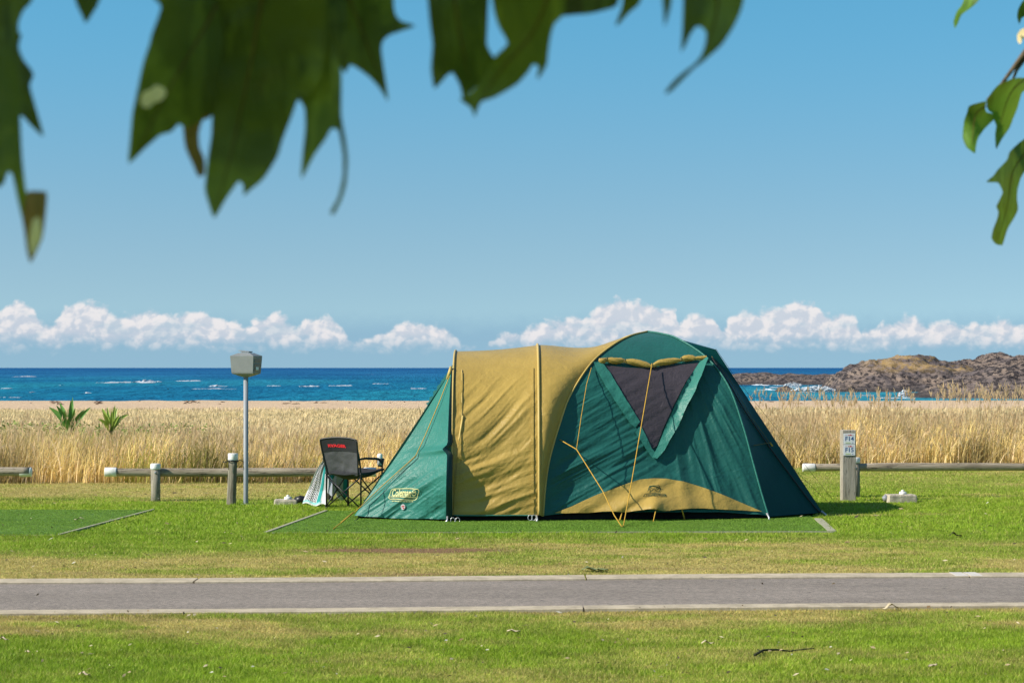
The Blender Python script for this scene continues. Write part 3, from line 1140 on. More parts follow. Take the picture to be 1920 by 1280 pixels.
col_ = t.mix(t.m('MULTIPLY', foam_m, 0.8), col_, lin3(190, 205, 215))
df = t.n.new('ShaderNodeBsdfDiffuse')
t.l.new(col_, df.inputs[0])
nb = t.bump(wv, 1.0, 3.0)
t.l.new(nb, df.inputs['Normal'])
gl = t.n.new('ShaderNodeBsdfGlossy')
gl.inputs['Roughness'].default_value = 0.35
t.l.new(nb, gl.inputs['Normal'])
t.l.new(t.addmix(0.05, df.outputs[0], gl.outputs[0]), t.out.inputs[0])
M_SEA = m_
sx = np.r_[-30000, -8000, -2500, -800, -300, np.arange(-200, 201, 10), 300, 800, 2500, 8000, 30000]
sy = np.r_[86, np.arange(100, 1400, 8.0), np.geomspace(1420, 45000, 60)]
X, Y = np.meshgrid(sx, sy, indexing='ij')
Z = SEA + 0.45 * (fbm(X * 0.02, Y * 0.045, 3, 71) - 0.5) + 0.0 * X
Z = np.where(Y > 3000, SEA + 1.2 * (fbm(X * 0.004, Y * 0.001, 2, 72) - 0.5), Z)
o = mk('sea', np.stack([X, Y, Z], -1).reshape(-1, 3), grid_faces(len(sx), len(sy)), M_SEA)
tag(o, 'blue ocean with scattered whitecaps reaching the horizon', None, None, 'structure')

M_FOAM = simple('sea_foam', (0.62, 0.66, 0.70), 0.8, 0.2, 1.5, 0.25, 0.6, 0.2)


def foam_patch(mb, px0, px1, py, th, hgt, seed):
    """a breaking crest: irregular low ridge of white water"""
    Yd = (CAM_Z - SEA) * F / (py - HOR)
    x0, x1 = (px0 - 960) * Yd / F, (px1 - 960) * Yd / F
    n, m = 48, 7
    G = np.zeros((n, m, 3))
    for i in range(n):
        q = i / (n - 1)
        x = x0 + (x1 - x0) * q
        e = math.sin(math.pi * q) ** 0.6
        nn = float(fbm(np.array(x * 0.5 / max(1, Yd / 400)), np.array(seed * 1.7), 4, seed))
        ww = th * e * max(0.05, (nn * 2.2 - 0.55))
        yc = Yd + th * 1.2 * (float(fbm(np.array(x * 0.2), np.array(seed * 3.1), 3, seed + 5)) - 0.5) * 2
        for j in range(m):
            r = (j / (m - 1) - 0.5) * 2
            hj = max(0.0, float(fbm(np.array(x * 1.3), np.array(seed * 2.0 + j * .6), 3, seed + 9)) * 2.6 - .75)
            G[i, j] = (x, yc + r * ww * (.5 + hj), SEA + 0.02 + .8 * hj * hgt * e * max(0.04, nn * 2 - 0.6) * (1 - r * r) * (0.7 + 0.6 * random.random()) - 0.05 * abs(r))
    mb.grid(G)


mb = MB()
for a in ((185, 296, 717, 11, .55), (255, 300, 716, 7, 1.3), (-20, 46, 745, 3.5, .35), (24, 66, 706, 20, .5), (355, 445, 729, 4.5, .35), (392, 426, 724, 6, .7), (330, 392, 714, 9, .35), (164, 176, 736, 3, .5), (57, 66, 735, 3, .4),
          (500, 530, 723, 5, .3), (560, 600, 724, 5, .3), (615, 660, 723, 5, .35), (700, 730, 719, 6, .4), (770, 800, 728, 4, .3), (95, 130, 722, 5, .25), (0, 20, 728, 4, .3),
          (1372, 1425, 702, 20, .9), (1380, 1480, 722, 8, .5), (1415, 1465, 731, 4, .5), (1440, 1500, 726, 6, .4), (1640, 1718, 746, 2.5, .25), (1690, 1720, 743, 2.5, .3), (1560, 1640, 741, 1.6, .12), (1480, 1560, 735, 2, .1)):
    foam_patch(mb, *a, seed=int(abs(a[0])) % 97 + 3)
# spray thrown up against the rocks
for (px0, px1, py0, py1, cnt) in ((1470, 1504, 717, 724, 120), (1484, 1545, 726, 733, 120), (1508, 1562, 723, 733, 300), (1545, 1578, 728, 734, 60), (1684, 1706, 732, 743, 130)):
    for i in range(cnt):
        px = random.uniform(px0, px1)
        Yd = 415 if px > 1480 and py1 > 725 else 540
        if px > 1600:
            Yd = 352
        k = math.sin((px - px0) / (px1 - px0) * math.pi) ** 0.5
        py = py1 - (py1 - py0) * random.random() ** 1.4 * k
        c_ = at(px, py, Yd + random.uniform(-2, 0))
        r = random.uniform(0.06, 0.20)
        P, Fc = [], []
        for a in range(5):
            th = math.pi * a / 4
            for b in range(6):
                ph = 2 * math.pi * b / 6
                rr = r * random.uniform(0.6, 1.2)
                P.append(c_ + rr * np.array([math.sin(th) * math.cos(ph) * 1.6, math.sin(th) * math.sin(ph), math.cos(th)]))
        for a in range(4):
            for b in range(6):
                Fc.append((a * 6 + b, (a + 1) * 6 + b, (a + 1) * 6 + (b + 1) % 6, a * 6 + (b + 1) % 6))
        mb.add(P, Fc)
o = mb.build('sea_foam', M_FOAM, None, True)
tag(o, 'white breaking crests and spray on the sea and against the rocks', 'foam', None, 'stuff')


# ------------------------------------------------------------------ rocks
def rock_mat(name, lichen):
    m, t = new_mat(name)
    p = t.pos()
    n1 = t.noise(t.mapv(p, (0.25, 0.08, 0.6)), 1.0, 6, 0.65)
    n2 = t.noise(t.mapv(p, (1.0, 0.4, 1.6)), 1.0, 6, 0.7)
    c = t.mix(t.smooth(n1, 0.38, 0.62), (0.125, 0.100, 0.095), (0.235, 0.175, 0.135))
    c = t.mix(t.smooth(n2, 0.48, 0.54), c, (0.035, 0.029, 0.029))
    if lichen:
        x, y, z = t.sep(p)
        near = t.m('MULTIPLY', t.smooth(z, 0.2, 1.8), t.smooth(y, 425.0, 435.0))
        band = t.m('MULTIPLY', t.smooth(x, 74.0, 80.0), t.smooth(x, 101.0, 95.0))
        k = t.m('MULTIPLY', t.m('MULTIPLY', near, band), t.smooth(t.m('ADD', t.m('MULTIPLY', n1, .5), t.m('MULTIPLY', n2, .5)), 0.44, 0.54))
        c = t.mix(t.m('MULTIPLY', k, 0.75), c, (0.34, 0.225, 0.09))
    wet = t.smooth(t.sep(p)[2], -1.7, -2.7)
    c = t.mix(t.m('MULTIPLY', wet, 0.75), c, (0.055, 0.047, 0.045))
    t.l.new(t.principled(c, 0.9, 0.15, t.bump(t.m('ADD', n1, n2), 1.0, 0.5)), t.out.inputs[0])
    return m


M_ROCK = rock_mat('lichen_rock', True)
M_ROCKP = rock_mat('plain_rock', False)


def boulder_field(x, y, s, seed):
    """rounded blocky lumps"""
    wx = x + 2.0 * (fbm(x * 0.25, y * 0.25, 2, seed + 1) - 0.5)
    wy = y + 4.0 * (fbm(x * 0.25, y * 0.25, 2, seed + 2) - 0.5)
    best = np.full(x.shape, 9.0)
    cx, cy = np.floor(wx / s), np.floor(wy / (s * 1.6))
    for i in (-1, 0, 1):
        for j in (-1, 0, 1):
            jx = (cx + i + _hash(cx + i, cy + j, seed)) * s
            jy = (cy + j + _hash(cx + i, cy + j, seed + 9)) * s * 1.6
            d_ = np.hypot((wx - jx) / s, (wy - jy) / (s * 1.6))
            best = np.minimum(best, d_)
    return np.sqrt(np.clip(1 - best ** 2, 0, 1))


def rock_terrain(name, x0, x1, y0, y1, res, hf, mat, label):
    xs_ = np.arange(x0, x1, res)
    ys_ = np.arange(y0, y1, res * 1.3)
    X, Y = np.meshgrid(xs_, ys_, indexing='ij')
    Z = hf(X, Y)
    o = mk(name, np.stack([X, Y, Z], -1).reshape(-1, 3), grid_faces(len(xs_), len(ys_)), mat)
    return tag(o, label, None, None, 'structure')


def prof(pairs, X, Yr):
    """silhouette heights given in photo pixels at distance Yr"""
    px = [a for a, b in pairs]
    zz_ = [CAM_Z - (b - HOR) * Yr / F for a, b in pairs]
    return np.interp(960 + X * F / Yr, px, zz_, left=SEA - 1.5)


def head_h(X, Y):
    # ridge A (yellow lichen outcrop) at 385 m
    top = prof([(1560, 716), (1578, 700), (1588, 691), (1602, 687), (1620, 682), (1645, 678), (1668, 675), (1690, 671), (1720, 669), (1742, 672), (1760, 678), (1790, 684), (1830, 692), (1870, 700), (2600, 704)], X, 462.0)
    a = (top - SEA) * np.exp(-((Y - 462) / 24.0) ** 2)
    # low wave-cut shelf in front
    fr = prof([(1440, 735), (1560, 722), (1640, 722), (1690, 726), (1760, 725), (1850, 722), (2600, 715)], X, 440.0)
    b = (fr - SEA) * sst(Y, 424, 434) * sst(Y, 490, 462)
    # ridge B darker hump further back, ridge C nearer at the right
    top2 = prof([(1740, 705), (1775, 686), (1800, 681), (1828, 677), (1845, 669), (1870, 666), (1905, 667), (1935, 672), (2000, 668), (2150, 664), (2400, 690), (2700, 700)], X, 505.0)
    c = (top2 - SEA) * np.exp(-((Y - 505) / 28.0) ** 2)
    top3 = prof([(1655, 752), (1675, 742), (1710, 733), (1740, 731), (1765, 725), (1800, 712), (1840, 696), (1880, 682), (1920, 670), (1980, 664), (2100, 668), (2300, 680), (2600, 700)], X, 345.0)
    d_ = (top3 - SEA) * np.exp(-((Y - 345) / 24.0) ** 2)
    h = np.maximum.reduce([a, b, c, d_])
    bo = boulder_field(X, Y, 5.2, 3) * 1.5 + boulder_field(X, Y, 2.2, 8) * 0.9 + boulder_field(X, Y, 1.1, 12) * 0.45
    cr = ridge(X * 0.28, Y * 0.16, 4, 15)
    led = (h + 1.2 * fbm(X * .2, Y * .1, 3, 19)) * 1.1
    h = h * .55 + .45 * (np.floor(led) + sst(led % 1, .55, 1.0) - 1.2 * fbm(X * .2, Y * .1, 3, 19) * 1.1) / 1.1
    amp = sst(h, 0.1, 2.2)
    return SEA - 0.9 + h + amp * ((bo - 1.9) * 0.9 + (cr - 0.5) * 1.8) + 0.35 * amp


rock_terrain('headland', 50, 215, 285, 560, 0.38, head_h, M_ROCK, 'brown rocky headland with yellow lichen at the right edge of the bay')


def reef_h(X, Y):
    top = prof([(900, 712), (1200, 706), (1372, 703), (1400, 701), (1440, 699), (1475, 702), (1500, 703), (1540, 703), (1580, 702), (1640, 700), (1900, 700)], X, 600.0)
    h = (top - SEA) * np.exp(-((Y - 600) / 22.0) ** 2)
    bo = boulder_field(X, Y, 6, 23) * 0.8 + boulder_field(X, Y, 2.5, 28) * 0.45
    amp = sst(h, 0.1, 1.8)
    return SEA - 0.5 + h + amp * (bo - 0.6 + (ridge(X * 0.2, Y * 0.1, 4, 31) - 0.5))


rock_terrain('reef', -20, 150, 560, 645, 0.6, reef_h, M_ROCKP, 'low grey brown rock reef in front of the horizon')


def near_h(X, Y):
    top = prof([(1454, 740), (1460, 727), (1478, 725), (1486, 729), (1498, 738), (1508, 730), (1530, 731), (1552, 727), (1566, 722), (1600, 721), (1640, 722), (1668, 724), (1700, 727), (2200, 727)], X, 420.0)
    h = np.clip(top - SEA, 0, 9) * np.exp(-((Y - 420) / 8.0) ** 2)
    bo = boulder_field(X, Y, 2.4, 43) * 0.8 + boulder_field(X, Y, 1.1, 48) * 0.45
    amp = sst(h, 0.1, 1.0)
    return SEA - 0.45 + h + amp * (bo - 0.45)


rock_terrain('wave_washed_rocks', 48, 92, 405, 436, 0.2, near_h, M_ROCKP, 'low dark rocks washed by white surf in front of the headland')

# seabird
mb = MB()
c_ = at(315, 729, 120)
mb.tube([c_ + np.array([-.02, .10, .03]), c_ + np.array([0, .04, .0]), c_, c_ + np.array([0, -.06, .01]), c_ + np.array([.02, -.10, .03]), c_ + np.array([.03, -.14, .03])], [.005, .022, .032, .024, .016, .003], 8)
for s_ in (-1, 1):
    G = []
    for i in range(6):
        q = i / 5
        p0 = c_ + np.array([s_ * (0.02 + 0.13 * q), 0.02 + 0.03 * q, 0.02 + 0.16 * q - 0.05 * q * q])
        G.append([p0 + np.array([0, -0.045 * (1 - q) - .004, 0]), p0 + np.array([0, 0, .008]), p0 + np.array([0, 0.05 * (1 - q) + .004, 0])])
    mb.grid(np.array(G))
mb.lone('seabird', simple('dark_feathers', (0.02, 0.03, 0.04), 0.7, 0.2, 30, 0.2, 0.1, 0.001), 'small dark seabird with raised wings low over the sea at the left', 'bird')

# ================================================================== LOG RAILS
RAILS = 'log rails between lawn and reeds'


def log_tube(x0, x1, y, z, r, n=60, seed=0, tilt=0.0):
    xx = np.linspace(x0, x1, n)
    P = [(x, y + 0.01 * math.sin(x * 1.3 + seed), z + 0.006 * math.sin(x * 0.9 + seed) + tilt * (x - x0)) for x in xx]
    rs = [r * (1 + 0.05 * math.sin(x * 2.1 + seed) + 0.03 * math.sin(x * 5.3)) for x in xx]
    mb = MB()
    mb.tube(P, rs, 18)
    return mb


def rail(label, x0, x1, y, z, r, caps, posts, seed, tilt=0.0):
    root = thing('log_rail', label, 'rail fence', ((x0 + x1) / 2, y, 0), RAILS)
    log_tube(x0, x1, y, z, r, max(20, int((x1 - x0) * 12)), seed, tilt).build('log', M_LOG, root)
    for (c0, c1) in caps:
        mb = MB()
        rr = r * 1.075
        zc = z + tilt * ((c0 + c1) / 2 - x0)
        q = [(c0, y, zc), (c0 + .006, y, zc), (c1 - .006, y, zc), (c1, y, zc)]
        mb.tube(q, [rr * .94, rr, rr, rr * .94], 20)
        mb.build('painted_end', M_WHITE, root)
    for (xp, yp, zt, rp) in posts:
        mb = MB()
        mb.tube([(xp, yp, -0.12), (xp + .003, yp, 0.1), (xp, yp, zt - 0.07)], [rp * 1.03, rp, rp], 16)
        pst = mb.build('post', M_POSTW, root)
        mb = MB()
        mb.tube([(xp, yp, zt - 0.072), (xp, yp, zt - .06), (xp, yp, zt - 0.008), (xp, yp, zt)], [rp * 1.06, rp * 1.08, rp * 1.08, rp * .95], 18)
        mb.build('post_cap', M_WHITE, pst)
        if abs(xp) < 8:
            mb = MB()
            yb = min(y - r, yp - rp)
            mb.tube([(xp + .01, yb + .01, z), (xp + .01, yb - .006, z), (xp + .01, yb - .012, z)], [.016, .016, .008], 8)
            mb.build('bolt', M_GALV, root)
    return root


YR = 27.3
zr = 1.7 - (884.5 - HOR) * YR / F
xat = lambda px, Yd: (px - 960) * Yd / F
rail('short log rail with a white painted end, cut off by the left edge', -14.0, xat(56, YR), YR, zr, 0.057, [(xat(37, YR), xat(59, YR))], [(-12.5, YR + .09, .47, .06), (xat(-45, YR), YR + .09, .47, .06)], 1.0)
rail('long log rail on posts with white ends between the left reeds and the camping chair', xat(200, YR), xat(700, YR), YR, zr, 0.055, [(xat(197, YR), xat(219, YR)), (xat(682, YR), xat(705, YR))],
     [(xat(294, YR), YR - .10, 1.7 - (868 - HOR) * YR / F, .060), (xat(617, YR), YR - .10, 1.7 - (868 - HOR) * YR / F, .060)], 2.0)
YQ = 28.0
zq = 1.7 - (876.5 - HOR) * YQ / F
rail('log rail with a white painted end behind the numbered post at the right', xat(1508, YQ), 14.0, YQ, zq, 0.052, [(xat(1505, YQ), xat(1528, YQ))], [(xat(1601, YQ), YQ - .02, 1.7 - (857 - HOR) * YQ / F, .075), (11.0, YQ + .02, .48, .07)], 3.0, 0.003)

# lone leaning post with wire
bx, by = gp(433, 945)[:2]
root = thing('timber_post', 'short split timber post with white cap and wire clamp beside the steel pole', 'post', (bx, by, 0))
mb = MB()
hp = 1.7 - (862 - HOR) * by / F
nseg = 10
G = []
for i in range(nseg):
    q = i / (nseg - 1)
    ring = []
    for k in range(15):
        a = 2 * math.pi * k / 14
        rr = 0.060 - 0.007 * q
        if abs(a - 4.5) < 0.18:
            rr *= 0.72
        ring.append((bx + rr * math.cos(a) + 0.025 * q, by + rr * math.sin(a), -0.1 + (hp + 0.1) * q))
    G.append(ring)
mb.grid(np.array(G))
mb.f.append(tuple(range((nseg - 1) * 15, nseg * 15 - 1)))
mb.build('post', M_POSTW, root)
tx = bx + .026
mb = MB()
mb.tube([(tx, by, hp - .004), (tx, by, hp + .01), (tx, by, hp + .075), (tx, by, hp + .083)], [.060, .063, .063, .057], 18)
mb.build('post_cap', M_WHITE, root)
mb = MB()
rg = [(tx + .066 * math.cos(a), by + .066 * math.sin(a), hp - .012 + .006 * math.sin(3 * a)) for a in np.linspace(0, 2 * math.pi, 20)]
mb.tube(rg, .006, 6)
mb.tube([(tx - .06, by - .03, hp - .01), (tx - .09, by - .03, hp - .03), (tx - .12, by - .02, hp - .02)], .006, 6)
mb.tube([(tx + .06, by - .03, hp - .01), (tx + .095, by - .03, hp + .0), (tx + .13, by - .02, hp - .02)], .006, 6)
mb.tube([(tx - .04, by - .066, hp - .01), (tx - .045, by - .07, hp - .12)], .005, 6)
mb.build('wire_clamp', M_TUBE, root)

# power bollard on a pole
bx, by = gp(461, 945)[:2]
root = thing('power_pole', 'tall galvanised pole carrying a grey tapered power outlet box', 'power pole', (bx, by, 0))
zb = 1.7 - (705 - HOR) * by / F
mb = MB()
mb.tube([(bx, by, -.1), (bx, by, .02), (bx, by, zb + .03)], [.030, .030, .030], 20)
mb.build('pole', M_GALV, root)
mb = MB()
mb.tube([(bx, by, 0.0), (bx, by, .006)], [.065, .065], 20)
mb.build('base_plate', M_GALV, root)
rot = Matrix.Rotation(R(-22), 3, 'Z')
zt0, zt1 = 1.7 - (702 - HOR) * by / F, 1.7 - (667 - HOR) * by / F
cc0 = Vector((bx + .004, by, 0))


def ring4(hx, hy, z):
    return [cc0 + rot @ Vector((sx_ * hx, sy_ * hy, 0)) + Vector((0, 0, z)) for sx_, sy_ in ((-1, -1), (1, -1), (1, 1), (-1, 1))]


mb = MB()
Vr = ring4(.035, .035, zt0 - .03) + ring4(.147, .10, zt0 + .012) + ring4(.150, .105, zt0 + .03) + ring4(.163, .115, zt1 - .01) + ring4(.163, .115, zt1) + ring4(.08, .06, zt1 + .035)
Fc = []
for r_ in range(5):
    for k_ in range(4):
        j_ = (k_ + 1) % 4
        Fc.append((r_ * 4 + k_, r_ * 4 + j_, r_ * 4 + 4 + j_, r_ * 4 + 4 + k_))
Fc += [(3, 2, 1, 0), (20, 21, 22, 23)]
mb.add(Vr, Fc)
bxo = mb.build('outlet_box', M_BOX, root, False)
mb = MB()
mb.box(cc0 + Vector((.0, 0, zt1 + .046)), (.11, .09, .016), rot)
mb.box(cc0 + rot @ Vector((-.01, 0, 0)) + Vector((0, 0, zt1 + .058)), (.15, .10, .01), rot @ Matrix.Rotation(R(6), 3, 'Y'))
mb.build('vent_cap', M_GALV, bxo, False)
for k_, (dz0, sz) in enumerate(((.045, .03), (.10, .045), (.165, .05))):
    mb = MB()
    mb.box(cc0 + rot @ Vector((.156 + .002 * k_, 0, 0)) + Vector((0, 0, zt0 + dz0 + .01)), (.012, .15, sz), rot, bevel=.003)
    pn = mb.build('outlet', M_BOXD, bxo, False)
    if k_ == 1:
        mb = MB()
        mb.box(cc0 + rot @ Vector((.165, -.02, 0)) + Vector((0, 0, zt0 + .075)), (.012, .06, .04), rot, bevel=.003)
        mb.build('socket_cover', M_WHITE, bxo, False)
mb = MB()
mb.box(cc0 + rot @ Vector((0, -.112, 0)) + Vector((0, 0, zt1 - .03)), (.31, .003, .004), rot)
mb.build('seam', M_GALV, bxo, False)


# numbered post
def sign_post():
    Yp = 27.2
    x0, x1 = xat(1579, Yp), xat(1605, Yp)
    xc, w = (x0 + x1) / 2, x1 - x0
    ht = 1.7 - (806 - HOR) * Yp / F
    root = thing('numbered_post', 'square timber post carrying the F14 and F15 pitch number plates', 'sign post', (xc, Yp, 0))
    rz = Matrix.Rotation(R(4), 3, 'Z')
    mb = MB()
    mb.box((xc, Yp + w / 2, (ht - .1) / 2), (w, w * .8, ht + .1), rz, bevel=.008)
    mb.build('post', M_SIGNPOST, root, False)
    fy = -w * .4 - .006
    blue = simple('blue_lettering', (0.035, 0.10, 0.30), .5, .2, 40, .1, .05, .001)
    redm = simple('red_lettering', (0.60, 0.05, 0.07), .5, .2, 40, .1, .05, .001)
    lime = simple('lime_lettering', (0.45, 0.60, 0.08), .5, .2, 40, .1, .05, .001)
    plate = simple('white_plate', (0.78, 0.79, 0.80), .4, .4, 12, .06, .03, .001)
    for (pa, pb, txt) in ((812.5, 832.5, 'F14'), (833.5, 853.5, 'F15')):
        z1, z0 = 1.7 - (pa - HOR) * Yp / F, 1.7 - (pb - HOR) * Yp / F
        zc = (z0 + z1) / 2
        pw = w * .84
        mb = MB()
        mb.box(Vector((xc, Yp + w / 2, zc)) + rz @ Vector((0, fy, 0)), (pw, .006, z1 - z0), rz, bevel=.0015)
        pl = mb.build('number_plate', plate, root, False)
        pl['label'] = 'white plate reading ' + txt
        front = fy - .0036
        cen = Vector((xc, Yp + w / 2, zc))

        def put(V2, F2, mt, nm, dz, dx_=0):
            P = [cen + rz @ Vector((v[0] + dx_, front - .0006, v[1] + dz)) for v in V2]
            mk(nm, [tuple(p_) for p_ in P], F2, mt, pl, False)
        V2, F2 = text_mesh(txt, .078, 0, 0, .0012)
        put(V2, F2, blue, 'lettering', .0)
        # red wave emblem on top
        n = 16
        a = [(-.052 + .104 * i / n, .047 + .004 * math.sin(i * 1.3) + .008 * math.exp(-((i - 10) / 3) ** 2)) for i in range(n + 1)]
        b = [(-.052 + .104 * i / n, .045 - .005 * math.exp(-((i - 10) / 4) ** 2)) for i in range(n + 1)]
        put([(*q, 0) for q in a + b], [(i, i + 1, n + 2 + i, n + 1 + i) for i in range(n)], redm, 'emblem', 0)
        mbq = []
        for i in range(9):
            x = -.050 + i * .0075
            mbq += [(x, -.054, 0), (x + .006, -.054, 0), (x + .006, -.045, 0), (x, -.045, 0)]
        put(mbq, [(4 * i, 4 * i + 1, 4 * i + 2, 4 * i + 3) for i in range(9)], lime, 'small_print', 0)
        put([(.028, -.052, 0), (.052, -.052, 0), (.052, -.047, 0), (.028, -.047, 0)], [(0, 1, 2, 3)], blue, 'small_print', 0)


sign_post()


# tap/cable blocks
def block(px0, px1, py0, py1, label, stain, extra):
    Yb = CAM_Z * F / (py1 - HOR)
    x0, x1 = xat(px0, Yb), xat(px1, Yb)
    h = (py1 - py0) * Yb / F * .92
    root = thing('concrete_block', label, 'concrete block', ((x0 + x1) / 2, Yb + .12, 0), 'low concrete access blocks in the lawn')
    w = x1 - x0
    n = 14
    G = []
    mb = MB()
    mb.box(((x0 + x1) / 2, Yb + .13, h / 2 - .02), (w, .26, h + .04), Matrix.Rotation(R(6), 3, 'Z'), taper=.96, bevel=.016)
    mb.build('block', M_CONC if stain else M_CONC, root, False)
    mb = MB()
    cx = (x0 + x1) / 2 + .03
    mb.tube([(cx, Yb + .12, h - .01), (cx, Yb + .12, h + .03), (cx, Yb + .12, h + .035)], [.05, .045, .03], 12)
    mb.tube([(cx, Yb + .12, h + .03), (cx, Yb + .12, h + .055)], [.02, .018], 10)
    mb.build('lid_knob', M_WHITE, root)
    mb = MB()
    if extra:
        mb.tube([(x1 - .02, Yb + .1, .04), (x1 + .04, Yb + .09, .06), (x1 + .10, Yb + .1, .05), (x1 + .15, Yb + .12, .03)], [.05, .055, .05, .03], 10)
    else:
        mb.tube([(x0 - .03, Yb + .1, h * .35), (x0 + .02, Yb + .1, h * .6)], [.035, .045], 12)
    mb.build('pipe_end', M_TUBE if extra else M_GALV, root)


block(1663, 1720, 926, 942, 'pale concrete block with a white knob on the lawn right of the numbered post', False, False)
block(511, 556, 936, 946, 'flat concrete block with a black pipe end on the grass left of the towel', True, True)


# ================================================================== CAMPING CHAIR
def chair():
    o3 = np.array([-2.24, 25.76, 0.0])
    fw = np.array([0.50, 0.866, 0])
    rt = np.array([0.866, -0.50, 0])

    def L(x, y, z):
        return o3 + rt * x + fw * y + np.array([0, 0, z])
    root = thing('camping_chair', 'black folding camping chair seen from behind with red lettering on its backrest', 'chair', tuple(L(.25, .24, 0)))
    Wd, D, SH = .50, .46, .42
    r = .0095
    feet = {'bl': (0, 0), 'br': (Wd, 0), 'fl': (0, D), 'fr': (Wd, D)}
    # rear uprights
    for x in (0, Wd):
        mb = MB()
        mb.tube([L(x, 0, .0), L(x, 0, SH), L(x, -.03, .60), L(x * .97 + .008, -.09, .80)], r * 1.15, 10)
        u = mb.build('upright', M_TUBE, root)
        mb = MB()
        mb.tube([L(x, 0, .0), L(x, 0, .018)], .017, 10)
        mb.build('foot', M_TUBE, u)
    for x in (0, Wd):
        mb = MB()
        mb.tube([L(x, D, .0), L(x, D, .60)], r * 1.15, 10)
        u = mb.build('upright', M_TUBE, root)
        mb = MB()
        mb.tube([L(x, D, .0), L(x, D, .018)], .017, 10)
        mb.build('foot', M_TUBE, u)
    # crossed legs on the four sides
    prs = [((0, 0), (Wd, 0)), ((Wd, 0), (Wd, D)), ((Wd, D), (0, D)), ((0, D), (0, 0))]
    for a, b in prs:
        for p, q, off in ((a, b, .012), (b, a, -.012)):
            mb = MB()
            mb.tube([L(p[0] + off * .5, p[1] + off * .5, .025), L(q[0] + off * .5, q[1] + off * .5, SH - .02)], r * .9, 8)
            mb.build('leg', M_TUBE, root)
        mb = MB()
        mid = L((a[0] + b[0]) / 2, (a[1] + b[1]) / 2, SH / 2)
        mb.tube([mid - rt * .014, mid + rt * .014], .011, 8)
        mb.build('hinge', M_TUBE, root)
    # seat: sagging cloth, thick
    n = 22
    G = np.zeros((n, n, 3))
    for i in range(n):
        for j in range(n):
            u, v = i / (n - 1), j / (n - 1)
            sag = .085 * (math.sin(math.pi * u) * math.sin(math.pi * min(1, v * 1.05))) ** .8
            G[i, j] = L(-.01 + (Wd + .02) * u, -.015 + (D + .05) * v, SH + .02 - sag + .03 * v + .006 * math.sin(9 * u + 5 * v))
    mb = MB()
    mb.grid(G)
    G2 = G - np.array([0, 0, .022])
    mb.grid(G2[::-1])
    edge = [G[:, 0], G[-1, :], G[::-1, -1], G[0, ::-1]]
    edg2 = [G2[:, 0], G2[-1, :], G2[::-1, -1], G2[0, ::-1]]
    for e1, e2 in zip(edge, edg2):
        mb.grid(np.stack([e1, e2], 1))
    mb.build('seat', M_BLACK, root)
    # backrest
    n, m = 30, 26
    G = np.zeros((n, m, 3))
    for i in range(n):
        for j in range(m):
            u, v = i / (n - 1), j / (m - 1)
            hw = .5 * (Wd + .03) * (1 - .02 * (1 - v)) * (1 - .16 * (1 - v) ** 1.5)
            z = SH + .0 + v * (.425 + .03 * math.sin(math.pi * u) ** .6) - .012
            y = -.10 * v - .012 + .045 * math.sin(math.pi * u) * (1 - .5 * v)
            wr = .012 * (ridge(np.array(u * 3.2 + v * 2.2), np.array(v * 5 - u * 1.5), 3, 5) - .5) * math.sin(math.pi * u) ** .5 * (1.2 - v)
            G[i, j] = L(Wd / 2 + (u - .5) * 2 * hw, y - float(wr) * 1.6, z)
    mb = MB()
    mb.grid(G)
    G2 = G + fw * .014
    mb.grid(G2[::-1])
    for e1, e2 in zip([G[:, 0], G[-1, :], G[::-1, -1], G[0, ::-1]], [G2[:, 0], G2[-1, :], G2[::-1, -1], G2[0, ::-1]]):
        mb.grid(np.stack([e1, e2], 1))
    greyf = simple('charcoal_fabric', (0.085, 0.083, 0.09), .55, .4, 12, .3, .6, .006)
    bk = mb.build('backrest', greyf, root)
    # darker yoke at the top, with the print
    j0 = int(m * .62)
    Gy = G[:, j0:] - fw * .004
    mb = MB()
    mb.grid(Gy)
    G3 = Gy + fw * .003
    mb.grid(G3[::-1])
    mb.build('top_band', M_BLACK, bk)
    mb = MB()
    mb.tube([G[i, -1] - fw * .002 for i in range(n)], .009, 8)
    for i in (0, n - 1):
        mb.tube([G[i, j] for j in range(m)], .010, 8)
    mb.build('piping', M_TUBE, bk)
    V2, F2 = text_mesh('RVAGER', .082, 0, 0, .004)
    uu0 = lambda x: (x / (Wd * 1.0) + .5)
    P = []
    for v in V2:
        u = np.clip(uu0(v[0] * .78 - .045), 0, 1) * (n - 1)
        zt_ = np.clip((.78 + (v[1] * .55 - v[0] * .03) / .43), 0, 1) * (m - 1)
        i, j = int(min(u, n - 2)), int(min(zt_, m - 2))
        fu, fv = u - i, zt_ - j
        p = (G[i, j] * (1 - fu) + G[i + 1, j] * fu) * (1 - fv) + (G[i, j + 1] * (1 - fu) + G[i + 1, j + 1] * fu) * fv
        P.append(p - fw * .0085)
    mk('lettering', P, F2, M_RED, bk, False)
    # arms
    for x in (0, Wd):
        mb = MB()
        mb.tube([L(x, -.03, .605), L(x, .1, .612), L(x, D * .7, .60), L(x, D + .03, .585)], [.012, .014, .016, .014], 8)
        a = mb.build('armrest', M_BLACK, root)
        if x > 0:
            mb = MB()
            mb.tube([L(x + .0, D - .04, .60), L(x, D - .04, .55), L(x, D - .04, .50)], [.045, .042, .030], 14)
            mb.build('cup_holder', M_BLACK, a)
        else:
            mb = MB()
            mb.tube([L(x, -.05, .60), L(x, .02, .61)], [.026, .03], 10)
            mb.build('arm_pad', M_BLACK, a)
    # pale bottle in the cup holder
    mb = MB()
    mb.tube([L(Wd, D - .05, .52), L(Wd, D - .05, .645), L(Wd, D - .05, .66)], [.033, .034, .02], 14)
    mb.lone('drink_can', M_WHITE, 'white can standing in the cup holder of the chair armrest', 'can')
    # towel over the left arm
    m_, t = new_mat('patterned_towel')
